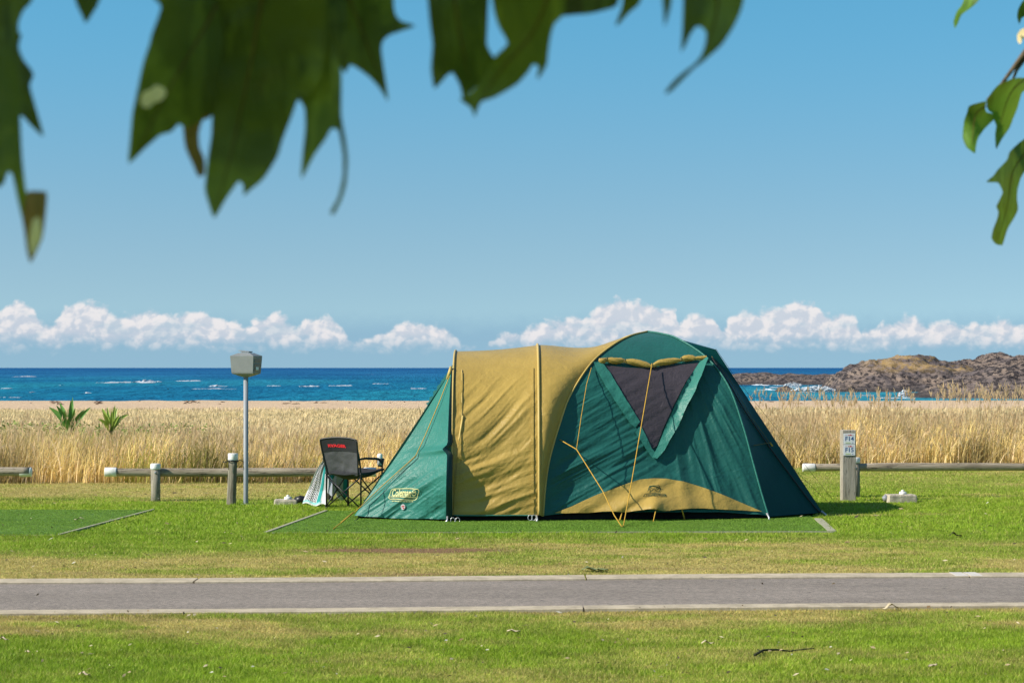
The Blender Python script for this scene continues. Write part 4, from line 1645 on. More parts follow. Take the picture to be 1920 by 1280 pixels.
    col = t.attr('Col')[0]
    t.l.new(t.addmix(.2, t.principled(col, .9, .1, t.bump(t.noise(t.pos(), 220, 3), .7, .003)), t.trans(col)), t.out.inputs[0])

    def pat(u, v):
        c = (0.80, 0.78, 0.83)
        if .10 < u < .52:
            a_, b_ = u * 14, v * 26 + (int(u * 14) % 2) * .5
            if math.hypot(a_ % 1 - .5, (b_ % 1 - .5) * 1.1) < .42:
                c = (0.015, 0.015, 0.025)
        elif .58 < u < .76:
            c = (0.04, 0.36, 0.36)
        elif .52 < u < .545:
            c = (0.05, .05, .06)
        if v > .93 and u < .8:
            c = (0.30, 0.62, 0.66) if v < .97 else (.72, .74, .76)
        return c

    n, m = 130, 170
    G = np.zeros((n, m, 3))
    cl = np.zeros((n, m, 3))
    top = np.array(L(0, 0.0, .635))
    tpf = np.array(L(0, .34, .62))
    bl = at(568, 944.5, 26.4)
    br = at(612, 947, 25.95)
    for i in range(n):
        u = i / (n - 1)
        for j in range(m):
            v = j / (m - 1)
            a = top * (1 - u * .25) + tpf * (u * .25)
            b = bl * (1 - u) + br * u
            p = a * (1 - v) + b * v
            fold = .010 * math.sin(u * 13 + v * 2) * (.3 + v) + .003 * math.sin(u * 29 - v * 4)
            p = p + np.array([-.035 * math.sin(math.pi * v) * (1 - u) - .008 * math.sin(8 * v), fold - .02 - .05 * math.sin(math.pi * min(1, v * 1.4)), .018 * math.sin(u * 9) * v])
            G[i, j] = p
            cl[i, j] = pat(u, v)
    mb = MB()
    mb.grid(G)
    nv = len(mb.v)
    Vt = list(mb.v)
    Ft = list(mb.f)
    colr = list(cl.reshape(-1, 3).copy())
    # the part hanging on the inner side, behind the seat
    G = np.zeros((n, m, 3))
    q0, q1 = np.array(L(-.02, .05, .62)), np.array(L(.01, .42, .60))
    e0, e1 = at(613, 922, 26.35), at(651, 926, 26.45)
    for i in range(n):
        u = i / (n - 1)
        for j in range(m):
            v = j / (m - 1)
            a = q0 * (1 - u) + q1 * u
            b = e0 * (1 - u) + e1 * u
            p = a * (1 - v) + b * v
            p = p + np.array([.01 * math.sin(9 * u), .03 * math.sin(u * 14 + v), -.05 * v * abs(math.sin(u * 6.5)) - .03 * v * (u > .5)])
            G[i, j] = p
            cl[i, j] = (.02, .24, .24) if v < .45 + .1 * math.sin(u * 7) or u > .78 else (.55, .58, .66)
    mb = MB()
    mb.grid(G)
    Ft += [tuple(k_ + nv for k_ in f_) for f_ in mb.f]
    Vt += mb.v
    colr += list(cl.reshape(-1, 3))
    nv2 = len(Vt)
    # give it thickness
    Va = np.array(Vt)
    Vb_ = Va + np.array([0.0, .005, 0.0])
    Ft2 = [tuple(reversed([k_ + nv2 for k_ in f_])) for f_ in Ft]
    lone('towel', np.vstack([Va, Vb_]), Ft + Ft2, m_, 'white, black and teal patterned towel hanging from the left arm of the chair', 'towel', col=np.array(colr + colr))


chair()

# ================================================================== TENT
TENT = thing('tent', 'large green and golden dome tent with tunnel and side porches pitched on the mat', 'tent', (1.1, 25.0, 0.0))
APEX = np.array([1.60, 25.2, 0.0])
CL = np.array([0.345, 23.65, 0.0])
DR = np.array([2.885, 23.95, 0.0])


def pole_curve(px_pts, base, n=90):
    P = []
    for px, py in px_pts:
        ax, ay = APEX[:2] - base[:2]
        # (px-960)/F*(by+t*ay) = bx+t*ax
        kx = (px - 960) / F
        t_ = (kx * base[1] - base[0]) / (ax - kx * ay)
        t_ = min(max(t_, 0), 1)
        Yp = base[1] + t_ * ay
        P.append((base[0] + t_ * ax, Yp, CAM_Z - (py - HOR) * Yp / F))
    return catmull(P, n)


PL = pole_curve([(1015, 968), (1023, 910), (1031, 859), (1049, 797), (1069, 742), (1108, 682), (1148, 648), (1182, 630), (1214, 622)], CL)
PR = pole_curve([(1441, 968), (1437, 955), (1427, 922), (1412, 868), (1393, 799), (1366, 725), (1326, 672), (1272, 636), (1240, 626), (1214, 622)], DR)
top_mid = (PL[-1] + PR[-1]) / 2
for P_ in (PL, PR):
    k = sst(np.linspace(0, 1, len(P_)), .85, 1)[:, None]
    P_ += (top_mid - P_[-1]) * k


def normals(G):
    a = np.gradient(G, axis=0)
    b = np.gradient(G, axis=1)
    n = np.cross(a, b)
    l = np.linalg.norm(n, axis=-1, keepdims=True)
    return n / np.maximum(l, 1e-9)


def sheet(name, fn, nu, nv, mat, parent, wr=None, out=(0, -1, 0.2), label=None, back=None):
    U, Vv_ = np.meshgrid(np.linspace(0, 1, nu), np.linspace(0, 1, nv), indexing='ij')
    G = fn(U, Vv_)
    N = normals(G)
    if np.mean(N.reshape(-1, 3) @ np.array(out)) < 0:
        N = -N
    if wr is not None:
        G = G + N * wr(U, Vv_, G)[..., None]
    o = mk(name, G.reshape(-1, 3), grid_faces(nu, nv), mat, parent)
    if label:
        o['label'] = label
    N = normals(G)
    if np.mean(N.reshape(-1, 3) @ np.array(out)) < 0:
        N = -N
    return o, G, N


def blur2(N, r=9):
    for ax in (0, 1):
        k = np.pad(N, [(r, r) if a == ax else (0, 0) for a in range(3)], mode='edge')
        c = np.cumsum(k, axis=ax)
        n = N.shape[ax]
        N = (np.take(c, range(2 * r, n + 2 * r), ax) - np.take(c, range(0, n), ax)) / (2 * r)
    return N / np.maximum(np.linalg.norm(N, axis=-1, keepdims=True), 1e-9)


def sampler(G, N):
    N = blur2(N)
    Gp = proj(G)
    flat = Gp.reshape(-1, 2)
    nu, nv = G.shape[:2]
    gi = np.gradient(Gp, axis=0)
    gj = np.gradient(Gp, axis=1)

    def f(Q, off):
        Q = np.asarray(Q, float).reshape(-1, 2)
        out = []
        for q in Q:
            k = int(np.argmin(np.sum((flat - q) ** 2, 1)))
            i, j = divmod(k, nv)
            J = np.stack([gi[i, j], gj[i, j]], 1)
            try:
                d_ = np.linalg.solve(J, q - Gp[i, j])
            except Exception:
                d_ = np.zeros(2)
            d_ = np.clip(d_, -1, 1)
            fi, fj = min(max(i + d_[0], 0), nu - 1.001), min(max(j + d_[1], 0), nv - 1.001)
            a, b = int(fi), int(fj)
            u, v = fi - a, fj - b
            p = (G[a, b] * (1 - u) + G[a + 1, b] * u) * (1 - v) + (G[a, b + 1] * (1 - u) + G[a + 1, b + 1] * u) * v
            out.append(p + N[a, b] * (off if np.isscalar(off) else 0))
        return np.array(out)
    return f


def wrk(a, b, fa, fb, seed, oct=3):
    """long folds: high frequency across (a), low along (b)"""
    return ridge(a * fa + 0.35 * fbm(a * 2, b * 2, 2, seed + 5), b * fb, oct, seed) - 0.55


def rotc(x, z, deg):
    """coordinates across and along a fold direction `deg` above horizontal"""
    c, s_ = math.cos(R(deg)), math.sin(R(deg))
    return -x * s_ + z * c, x * c + z * s_


# --- golden tunnel
YC = 25.2


def hoop(phi, X0, H, yc=YC, D=1.62, nexp=2.5, zb=0.07):
    c, s_ = np.cos(phi), np.sin(phi)
    y = yc - D * np.sign(c) * np.abs(c) ** (2 / nexp) * (1 + 0.0 * s_)
    z = zb + (H - zb) * np.abs(s_) ** (2 / nexp)
    return y, z


HX0, HX1, HX2 = -0.665, 0.30, 0.345
# even spacing along the hoop
_ph = np.linspace(0, math.pi, 4000)
_y, _z = hoop(_ph, 0, 1.92)
_L = np.r_[0, np.cumsum(np.hypot(np.diff(_y), np.diff(_z)))]
phi_of = lambda v: np.interp(v * _L[-1], _L, _ph)


def tunnel(U, V_):
    ph = phi_of(V_)
    H = 1.893 + (1.965 - 1.893) * U - 0.018 * np.sin(np.pi * U)
    y, z = hoop(ph, 0, H)
    y = y + 0.03 * np.sin(np.pi * U) * np.where(V_ < .5, 1, -1) * np.sin(np.pi * np.clip(V_ * 2.2, 0, 1))
    return np.stack([HX0 + (HX1 - HX0) * U + 0 * V_, y, z], -1)


def tunnel_wr(U, V_, G):
    x, z = G[..., 0], G[..., 2]
    edge = np.sin(np.pi * np.clip(U, 0, 1)) ** 0.5
    a, b = rotc(x, z, 44)
    a2, b2 = rotc(x, z, 22)
    m1 = sst(z, 0.65, 0.9) * sst(z, 1.72, 1.2)
    m2 = sst(z, 0.95, 0.6) * sst(z, 0.03, 0.12)
    w = m1 * 0.075 * wrk(a, b, 5.0, 0.55, 3) + m2 * 0.070 * wrk(a2, b2, 6.0, 0.7, 13)
    w = w + 0.009 * wrk(a, b, 19, 1.8, 23) * sst(z, 1.8, 1.4) + 0.003 * (fbm(x * 9, z * 12, 3, 4) - .5)
    return w * edge * (V_ < 0.5)


tun, TG, TN = sheet('tunnel', tunnel, 150, 420, M_GOLD, TENT, tunnel_wr, (0, 0, 1), 'golden yellow tunnel fabric')
tun_s = sampler(TG[:, :230], np.where((TN[:, :230, 1:2] > 0), -TN[:, :230], TN[:, :230]))


# --- golden dome side joining tunnel to dome
def mirror_y(P):
    Q = P.copy()
    Q[:, 1] = 2 * APEX[1] + 0.12 - Q[:, 1]
    return Q


PLb = mirror_y(PL)
PRb = mirror_y(PR)


def dome_left(U, V_):
    ph = phi_of(V_)
    y, z = hoop(ph, 0, 1.965)
    A = np.stack([HX1 + 0 * U, y, z], -1)
    idx = np.where(V_ <= .5, V_ * 2, (1 - V_) * 2)
    n = len(PL) - 1
    Bf = np.stack([np.interp(idx * n, np.arange(n + 1), PL[:, k]) for k in range(3)], -1)
    Bb = np.stack([np.interp(idx * n, np.arange(n + 1), PLb[:, k]) for k in range(3)], -1)
    w = sst(V_, .49, .51)[..., None]
    B = Bf * (1 - w) + Bb * w
    P = A * (1 - U[..., None]) + B * U[..., None]
    bl = np.sin(np.pi * U) * np.sin(np.pi * np.clip(V_ * 2.2, 0, 1)) * 0.075
    P[..., 1] -= np.where(V_ < .5, bl, 0)
    P[..., 2] -= 0.10 * np.sin(np.pi * U) ** 1.5 * np.exp(-((V_ - .5) / .16) ** 2)
    return P


def dl_wr(U, V_, G):
    x, z = G[..., 0], G[..., 2]
    a, b = rotc(x, z, -50)
    w = 0.010 * wrk(a, b, 8, 1.2, 33) * sst(z, .6, 1.0) * sst(z, 1.7, 1.3)
    a, b = rotc(x, z, 70)
    w = w + 0.012 * wrk(a, b, 12, 1.0, 37) * sst(z, 1.1, .5) + 0.003 * (fbm(x * 9, z * 12, 3, 4) - .5)
    return w * np.sin(np.pi * U) ** .5


dl, DG, DN = sheet('dome_side', dome_left, 90, 420, M_GOLD, TENT, dl_wr, (-.3, 0, 1), 'golden dome side beside the tunnel')


# --- teal front of the dome
def dome_front(U, V_):
    n = len(PL) - 1
    A = np.stack([np.interp(V_ * n, np.arange(n + 1), PL[:, k]) for k in range(3)], -1)
    B = np.stack([np.interp(V_ * n, np.arange(n + 1), PR[:, k]) for k in range(3)], -1)
    P = A * (1 - U[..., None]) + B * U[..., None]
    s_ = np.sin(np.pi * U)
    P[..., 1] += 0.05 * s_ * np.sin(np.pi * V_)          # cloth hangs slightly inwards between the poles
    # lower centre is drawn out by its guy line
    P[..., 1] -= 0.17 * np.exp(-((U - .50) / .22) ** 2) * sst(V_, .22, .0)
    P[..., 2] += 0.06 * s_ ** .5 * sst(V_, .12, 0)
    return P


def front_wr(U, V_, G):
    q = proj(G)
    px, py = q[..., 0], q[..., 1]
    x, z = G[..., 0], G[..., 2]
    left = sst(px, 1290, 1190) * sst(py, 690, 730)
    a, b = rotc(x, z, 27)
    fine = wrk(a, b, 13, 1.0, 43)
    low = sst(py, 800, 860)
    w = left * (0.024 * fine * (1 - low) + 0.080 * low * wrk(a, b, 6.5, .40, 47) + 0.008 * fine)
    ang = np.arctan2(py - 560, px - 1235)
    rad = np.hypot(py - 560, px - 1235) / 168
    right = sst(px, 1235, 1300) * sst(py, 690, 740)
    w = w + right * 0.075 * (ridge(ang * 10, rad * .5, 3, 53) - .55)
    mid = sst(px, 1180, 1230) * sst(px, 1330, 1260) * sst(py, 850, 880)
    w = w + mid * 0.014 * (fbm(x * 11, z * 14, 3, 61) - .5)
    w = w + 0.002 * (fbm(x * 14, z * 18, 3, 4) - .5)
    return w * np.clip(np.sin(np.pi * U) * 4, 0, 1) * sst(V_, 1.0, .9)


fr, FG, FN = sheet('dome_front', dome_front, 260, 240, M_TEAL, TENT, front_wr, (0, -1, .6), 'teal front panel of the dome')
FU, FGp = None, proj(FG)
fs = sampler(FG, FN)
# top panel a little lighter where it faces the sky: separate fabric panel, seam only
_, G2_, _ = sheet('dome_back', lambda U, V_: np.stack([dome_front(U, V_)[..., 0], 2 * APEX[1] + .12 - dome_front(U, V_)[..., 1], dome_front(U, V_)[..., 2]], -1), 60, 60, M_TEAL, TENT, None, (0, 1, .5))


def on_front(name, poly, step, off, mat, parent, holes=(), s=None, offs=None, th=0.004):
    s = s or fs
    v2, tr = poly_fill(poly, step, holes)
    P0 = s(v2, 0.0)
    P1 = s(v2, 1.0)
    N_ = P1 - P0
    o_ = offs(v2) if offs is not None else np.full(len(v2), off)
    A = P0 + N_ * o_[:, None]
    B = P0 + N_ * (o_ - th)[:, None]
    ob = mk(name, np.vstack([A, B]), [tuple(f) for f in tr] + [tuple(reversed([k_ + len(A) for k_ in f])) for f in tr], mat, parent)
    return ob


# window mesh (V shape), flaps, rolled cover
Vm = [(1136, 686), (1170, 690), (1205, 692), (1222, 690), (1250, 687), (1310, 682), (1285, 718), (1262, 762), (1242, 806), (1231, 836), (1222, 842), (1213, 824), (1196, 795), (1172, 754), (1150, 712)]
win = on_front('mesh_window', Vm, 6, .016, M_MESH, fr, offs=lambda q: .016 + .010 * (ridge(q[:, 0] * .02 - q[:, 1] * .03, q[:, 1] * .01 + q[:, 0] * .012, 3, 7) - .5) * sst(q[:, 1], 720, 770))
lf = [(1112, 682), (1128, 682), (1142, 700), (1166, 740), (1189, 776), (1199, 792), (1190, 803), (1178, 792), (1158, 762), (1136, 728), (1118, 697)]
on_front('window_flap', lf, 6, .03, M_TEALL, fr, offs=lambda q: .022 + .016 * ridge(q[:, 0] * .11, q[:, 1] * .10, 2, 3))
lf2 = [(1201, 800), (1213, 824), (1221, 842), (1229, 850), (1224, 862), (1212, 846), (1200, 826), (1190, 812), (1196, 803)]
on_front('window_flap', lf2, 6, .03, M_TEALL, fr)
# right flap: its outer edge stands proud and throws a shadow to the right
rp = [(1311, 682), (1324, 680), (1326, 684), (1312, 716), (1292, 756), (1268, 802), (1244, 846), (1230, 862), (1222, 858), (1233, 836), (1244, 808), (1264, 763), (1287, 719)]


def rp_off(q):
    # distance from inner edge (1311,682)-(1231,838)
    a, b = np.array([1311., 682.]), np.array([1231., 838.])
    d_ = (b - a) / np.linalg.norm(b - a)
    n_ = np.array([d_[1], -d_[0]])
    dist = (q - a) @ n_
    dist = np.abs(dist)
    along = np.clip(((q - a) @ d_) / 175, 0, 1.1)
    return .03 + dist / 17 * (.12 - .085 * along)


on_front('window_flap', rp, 5, .03, M_TEALL, fr, offs=rp_off)
# central seam of the mesh


def sausage(pts_px, rad, off, name, mat, parent, s=None, twist=0):
    s = s or fs
    P = catmull(s(pts_px, off), 40)
    mb = MB()
    n = 40
    V_, F_ = [], []
    m = 20
    for i, p in enumerate(P):
        q = i / (n - 1)
        r_ = rad(q)
        tn = P[min(i + 1, n - 1)] - P[max(i - 1, 0)]
        tn /= np.linalg.norm(tn)
        a = np.cross(tn, [0, 1, 0])
        a /= np.linalg.norm(a)
        b = np.cross(a, tn)
        for k in range(m):
            th = 2 * math.pi * k / m
            rr = r_ * (1 + .10 * math.sin(5 * th + 9 * q) + .06 * math.sin(9 * th - 14 * q))
            V_.append(p + (a * math.cos(th) + b * .8 * math.sin(th)) * rr)
    for i in range(n - 1):
        for k in range(m):
            j = (k + 1) % m
            F_.append((i * m + k, i * m + j, (i + 1) * m + j, (i + 1) * m + k))
    F_.append(tuple(range(m)))
    F_.append(tuple(reversed(range((n - 1) * m, n * m))))
    return mk(name, V_, F_, mat, parent)


bump_ = lambda r0, r1: (lambda q: r0 + (r1 - r0) * math.sin(math.pi * q) ** .6)
for pts_, r0, r1 in (([(1121, 679), (1128, 681), (1137, 679)], .012, .030), ([(1135, 679), (1150, 681), (1169, 681)], .016, .036), ([(1169, 682), (1190, 684), (1208, 688), (1219, 691)], .014, .037),
                     ([(1222, 691), (1236, 685), (1255, 682), (1276, 680)], .012, .036), ([(1276, 679), (1290, 676), (1303, 677)], .018, .036), ([(1303, 677), (1313, 676), (1324, 675)], .020, .022)):
    sausage(pts_, bump_(r0, r1), .045, 'rolled_cover', M_GOLD, fr)
for q in ((1169, 682), (1276, 679), (1136, 679), (1220, 690)):
    p = fs([q], .045)[0]
    mb = MB()
    mb.tube([p + np.array([.006 * math.cos(a), .024 * math.sin(a), .026 * math.cos(a)]) for a in np.linspace(0, 2 * math.pi, 12)], .005, 5)
    mb.build('tie', M_ROPED, fr)

# yellow skirt with its curved top
sk_top = [(1040, 961), (1070, 950), (1095, 938), (1120, 927), (1145, 918), (1172, 908), (1200, 899), (1225, 897), (1250, 898), (1280, 903), (1315, 913), (1350, 926), (1385, 941), (1410, 951), (1428, 959)]
sk_bot = [(1400, 957.5), (1360, 956), (1320, 954.5), (1290, 955), (1260, 958), (1228, 963), (1200, 960.5), (1160, 960), (1110, 961), (1070, 963)]
sk_off = (lambda q: .012 + .045 * np.exp(-((q[:, 0] - 1226) / 12.) ** 2) * sst(q[:, 1], 900, 962) + .010 * (ridge((q[:, 0] + q[:, 1]) * .03, q[:, 1] * .01, 3, 9) - .4) + .035 * np.exp(-((q[:, 0] - 1226) / 120.) ** 2) * sst(q[:, 1], 925, 958))
skirt = on_front('skirt', sk_top + sk_bot, 7, .015, M_GOLD, fr, offs=sk_off)
skirt['label'] = 'golden skirt with a green mountain emblem'
def sks(Q, off):
    Q = np.asarray(Q, float).reshape(-1, 2)
    a = fs(Q, 0.0)
    return a + (fs(Q, 1.0) - a) * (sk_off(Q) + off)[:, None]




def print_on(V2, F2, px0, py0, sx_, sy_, off, mat, name, parent, s, shear=0.0):
    Q = np.stack([px0 + V2[:, 0] * sx_ - V2[:, 1] * shear * 0, py0 - V2[:, 1] * sy_], 1)
    return mk(name, s(Q, off), F2, mat, parent, False)


def line_px(pl, w, closed=False):
    """polyline ribbon in photo pixels -> verts, faces"""
    P = [np.array(p, float) for p in pl]
    if closed:
        P.append(P[0])
    V_, F_ = [], []
    for a, b in zip(P[:-1], P[1:]):
        k = max(1, int(np.linalg.norm(b - a) / 3))
        d_ = (b - a) / np.linalg.norm(b - a)
        n_ = np.array([-d_[1], d_[0]]) * w / 2
        b0 = len(V_)
        for i in range(k + 1):
            c_ = a + (b - a) * i / k
            V_ += [c_ - n_, c_ + n_]
        F_ += [(b0 + 2 * i, b0 + 2 * i + 2, b0 + 2 * i + 3, b0 + 2 * i + 1) for i in range(k)]
    return np.array(V_), F_


def px_print(items, off, mat, name, parent, s):
    V_, F_ = [], []
    for v, f in items:
        b0 = len(V_)
        V_ += list(v)
        F_ += [tuple(k_ + b0 for k_ in ff_) for ff_ in f]
    return mk(name, s(np.array(V_), off), F_, mat, parent, False)


M_PRINTG = simple('dark_green_print', (0.012, 0.06, 0.035), 0.6, 0.2, 30, 0.2, 0.05, 0.001)
em = [line_px([(1214, 923), (1217, 913), (1234, 912), (1238, 919), (1234, 925)], 1.4)]
em.append(line_px([(1217 + 2.6 * math.cos(a) + 1, 917 + 2.4 * math.sin(a)) for a in np.linspace(0, 2 * math.pi, 9)], .8))
em.append(line_px([(1232 + 2.6 * math.cos(a), 917 + 2.4 * math.sin(a)) for a in np.linspace(0, 2 * math.pi, 9)], .8))
em.append(line_px([(1219, 925), (1225, 918), (1231, 925)], .8))
em.append(line_px([(1206, 933), (1209, 928), (1246, 928), (1247, 932.5), (1206, 933)], 1.1))
for x in np.arange(1211, 1245, 2.6):
    em.append(line_px([(x, 930.4), (x + 1.7, 930.4)], 1.8))
px_print(em, .010, M_PRINTG, 'emblem', skirt, sks)

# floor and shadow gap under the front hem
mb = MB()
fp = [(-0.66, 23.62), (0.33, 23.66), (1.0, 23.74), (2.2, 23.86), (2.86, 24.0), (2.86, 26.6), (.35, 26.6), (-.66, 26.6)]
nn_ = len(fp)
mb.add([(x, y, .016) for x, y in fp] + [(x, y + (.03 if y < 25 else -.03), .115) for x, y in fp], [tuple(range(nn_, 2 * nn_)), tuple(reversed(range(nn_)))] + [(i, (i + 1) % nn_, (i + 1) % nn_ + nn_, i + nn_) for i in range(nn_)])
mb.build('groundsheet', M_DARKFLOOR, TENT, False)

# pole sleeves
def sleeve(P, r, name='pole_sleeve', mat=M_GOLDL, flat=1.0):
    mb = MB()
    mb.tube([tuple(p) for p in P], r, 8)
    return mb.build(name, mat, TENT)


_v = np.linspace(0.0, 1, 90)
for (xh, H, r_) in ((HX0, 1.893, .012), (HX1, 1.965, .015)):
    y, z = hoop(phi_of(_v), 0, H)
    sleeve(np.stack([np.full_like(y, xh), y, z], 1) + np.stack([0 * y, -.010 * np.sign(YC - y), .008 + 0 * y], 1), r_)
sleeve(np.vstack([PL + np.array([0, -.01, .006]), (PLb + np.array([0, .01, .006]))[::-1][1:]]), .010)
sleeve(np.vstack([PR + np.array([0, -.01, .006]), (PRb + np.array([0, .01, .006]))[::-1][1:]]), .010, mat=M_TEALL)
# flat tape seams on the tunnel front
for px_ in (862, 998):
    tp = []
    y0_, y1_ = (700, 966) if px_ < 900 else (690, 966)
    for y_ in np.arange(y0_, y1_, 6):
        tp.append((px_ + (0 if px_ > 900 else -8 * sst(y_, 820, 960) + 3 * sst(y_, 800, 700)), y_))
    v_, f_ = line_px(tp, 5.5)
    P0 = tun_s(v_, 0.012)
    mk('seam_tape', P0, f_, M_GOLD, tun, True)
# small loop and tag on the tunnel flank near the porch
mb = MB()
mb.tube([tun_s([(866, 694 + k_)], .006 + .002 * math.sin(k_ * .15))[0] for k_ in range(0, 120, 6)], .007, 6)
mb.tube([tun_s([(868 - .16 * k_, 780 + k_)], .008 + .003 * math.sin(k_ * .1))[0] for k_ in range(0, 62, 4)], [.012] * 12 + [.006] * 4, 6)
mb.build('toggle_strap', M_GOLDL, tun)

# --- left porch (vestibule)
LT = at(850, 690, 24.45)
LA = np.array([-1.775, 24.00, 0.035])
LB = np.array([-0.715, 23.50, 0.035])
LAb = np.array([-1.775, 26.3, 0.035])
LTb = np.array([LT[0] - .06, 25.6, LT[2] + .02])
LBb = np.array([-0.70, 26.85, 0.03])


def left_edge(s_):
    """edge beside the tunnel from the ground up, standing a little proud of it"""
    s_ = np.asarray(s_, float)
    y, z = hoop(phi_of(s_ * .30), 0, 1.893)
    zt = LT[2]
    # walk hoop only as far as LT
    s2 = s_
    phv = np.interp(s2, [0, 1], [0, PHT])
    y, z = hoop(phv, 0, 1.893)
    fwd = 0.012 + 0.15 * sst(z, 1.0, .50) * sst(z, -.05, .42)
    k = np.exp(-((z - .80) / .035) ** 2)
    x = -0.675 - .04 * (1 - s2) - .055 * k
    zz2 = z * 1.0 - .035 * sst(z, .15, .07)
    return np.stack([x + 0 * z, y - fwd - .02, zz2], -1)


_p = np.linspace(0.0001, math.pi / 2, 3000)
_yy, _zz = hoop(_p, 0, 1.893)
PHT = float(np.interp(LT[2], _zz, _p))
# resample edge evenly in height
_s = np.linspace(0, 1, 600)
_e = left_edge(_s)
_LL = np.r_[0, np.cumsum(np.linalg.norm(np.diff(_e, axis=0), axis=1))]
_LL /= _LL[-1]


def left_face(U, V_):
    E_ = np.stack([np.interp(V_, _LL, _e[:, k]) for k in range(3)], -1)
    T_ = _e[-1]
    A_ = LA[None, None] * (1 - V_[..., None]) + T_[None, None] * V_[..., None]
    # ridge dips inwards a little
    A_ = A_ + np.stack([.012 * np.sin(np.pi * V_), .02 * np.sin(np.pi * V_), -.012 * np.sin(np.pi * V_)], -1)
    P = A_ * (1 - U[..., None]) + E_ * U[..., None]
    P[..., 1] += .03 * np.sin(np.pi * U) * np.sin(np.pi * V_)
    P[..., 2] += -.012 * np.sin(np.pi * U) * (1 - V_)
    return P


def left_wr(U, V_, G):
    x, z = G[..., 0], G[..., 2]
    a, b = rotc(x, z, 36)
    low = sst(z, .75, .35)
    w = low * .095 * wrk(a, b, 6.0, .6, 63) + .006 * wrk(a, b, 14, 1.2, 65)
    cr = sst(x, -1.1, -.8) * sst(z, .5, .2)
    w = w + cr * .030 * (ridge(x * 9, z * 9, 3, 67) - .5)
    return w * np.sin(np.pi * U) ** .4 * (1 - V_) ** .15


porch = thing_mesh = None
pl_, LG, LN = sheet('porch', left_face, 200, 200, M_TEALL, TENT, left_wr, (-.5, -1, .3), 'teal left porch, sunlit tone put into its colour, with a printed cream logo')
ls = sampler(LG, LN)


def tri_face(name, A, B, C_, mat, parent, n=24, sag=.03, out=(0, 0, 1)):
    """slightly sagging triangular cloth"""
    V_, F_, idx = [], [], {}
    A, B, C_ = map(np.array, (A, B, C_))
    N_ = np.cross(B - A, C_ - A)
    N_ = N_ / np.linalg.norm(N_)
    if N_ @ np.array(out) < 0:
        N_ = -N_
    for i in range(n + 1):
        for j in range(n + 1 - i):
            a, b = i / n, j / n
            c_ = 1 - a - b
            idx[i, j] = len(V_)
            V_.append(A * a + B * b + C_ * c_ - N_ * sag * 27 * a * b * c_ * .6)
    for i in range(n):
        for j in range(n - i):
            F_.append((idx[i, j], idx[i + 1, j], idx[i, j + 1]))
            if i + j < n - 1:
                F_.append((idx[i + 1, j], idx[i + 1, j + 1], idx[i, j + 1]))
    return mk(name, V_, F_, mat, parent)


tri_face('porch_side', _e[-1], LA, LAb, M_TEALL, pl_, out=(-1, 0, .5), sag=.05)
tri_face('porch_side', _e[-1], LAb, LTb, M_TEALL, pl_, out=(-1, 0, .5), sag=.03)
tri_face('porch_side', LTb, LAb, LBb, M_TEALL, pl_, out=(0, 1, .5), sag=.03)
# dark binding along the edge
mb = MB()
e2 = np.stack([np.interp(np.linspace(0, 1, 60), _LL, _e[:, k]) for k in range(3)], -1)
Gb = np.stack([e2 + np.array([-.012, -.006, 0]), e2 + np.array([.026, .012, 0]), e2 + np.array([.034, .055, 0])], 1)
Gb[:, 1:, 0] += (np.linspace(1, 0, 60) ** .7 * .022)[:, None]
mb.grid(Gb)
mb.grid((Gb + np.array([.003, .004, 0]))[::-1])
mb.build('edge_binding', M_TEALD, pl_)
# tunnel end wall under the hoop, closing the porch
mb = MB()
y, z = hoop(phi_of(np.linspace(0, 1, 60)), 0, 1.88)
ring = [(HX0 + .005, a, b) for a, b in zip(y, z)]
mb.add(ring + [(HX0 + .005, 25.2, .05)], [(i, i + 1, 60) for i in range(59)])
mb.build('end_wall', M_TEALD, TENT)
# ruffled edge, far side of the top of the porch
mb = MB()
P_ = []
for i in range(40):
    q = i / 39
    b = _e[-1] * (1 - q * .26) + LA * (q * .26)
    P_.append([b + np.array([.03, .10, .030 + .006 * math.sin(q * 40)]), b + np.array([-.012 + .008 * math.sin(q * 43), .05, .026 + .008 * math.cos(q * 37)]), b + np.array([0.03, -.005, -.012])])
mb.grid(np.array(P_))
mb.build('rolled_edge', M_TEAL, pl_)
p = _e[-1] + np.array([-.03, -.03, -.03])
mb = MB()
mb.tube([p + np.array([-.03, -.01, -.10]), p + np.array([0, -.02, -.02]), p + np.array([.01, 0, .05])], [.016, .022, .012], 8)
mb.build('corner_tab', M_GOLDL, pl_)

# printed logo
items = []
fr_ = [(739.5, 916), (784, 916.5), (787, 919), (782.5, 934), (779, 936.5), (733, 935.5), (729.5, 933), (735, 918)]
items.append(line_px(fr_, 1.25, True))
items.append(line_px([(731.5, 931.2), (781, 931.8)], 1.3))
px_print(items, .014, M_PRINT, 'logo_frame', pl_, ls)
V2, F2 = text_mesh('Coleman', 1.0, .28, 0, .02)
wid = V2[:, 0].max() - V2[:, 0].min()
V2[:, 0] -= (V2[:, 0].max() + V2[:, 0].min()) / 2
V2[:, 1] -= (V2[:, 1].max() + V2[:, 1].min()) / 2
print_on(V2, F2, 754.3, 923.8, 36.0 / wid, 13.5 / (V2[:, 1].max() - V2[:, 1].min()), .015, M_PRINT, 'logo_lettering', pl_, ls)
lg = [line_px([(777.5 + 3.8 * math.cos(a), 924 + 5.2 * math.sin(a)) for a in np.linspace(0, 2 * math.pi, 13)], 1.0), line_px([(775, 922.5), (780, 922.5)], 2.2), line_px([(776, 927.5), (779, 927.5)], 1.4)]
px_print(lg, .015, M_PRINT, 'logo_emblem', pl_, ls)
sp_ = [line_px([(x, 939.3), (x + 1.8, 939.4)], 1.6) for x in np.arange(736, 776, 2.9)]
px_print(sp_, .013, M_PRINT, 'small_print', pl_, ls)
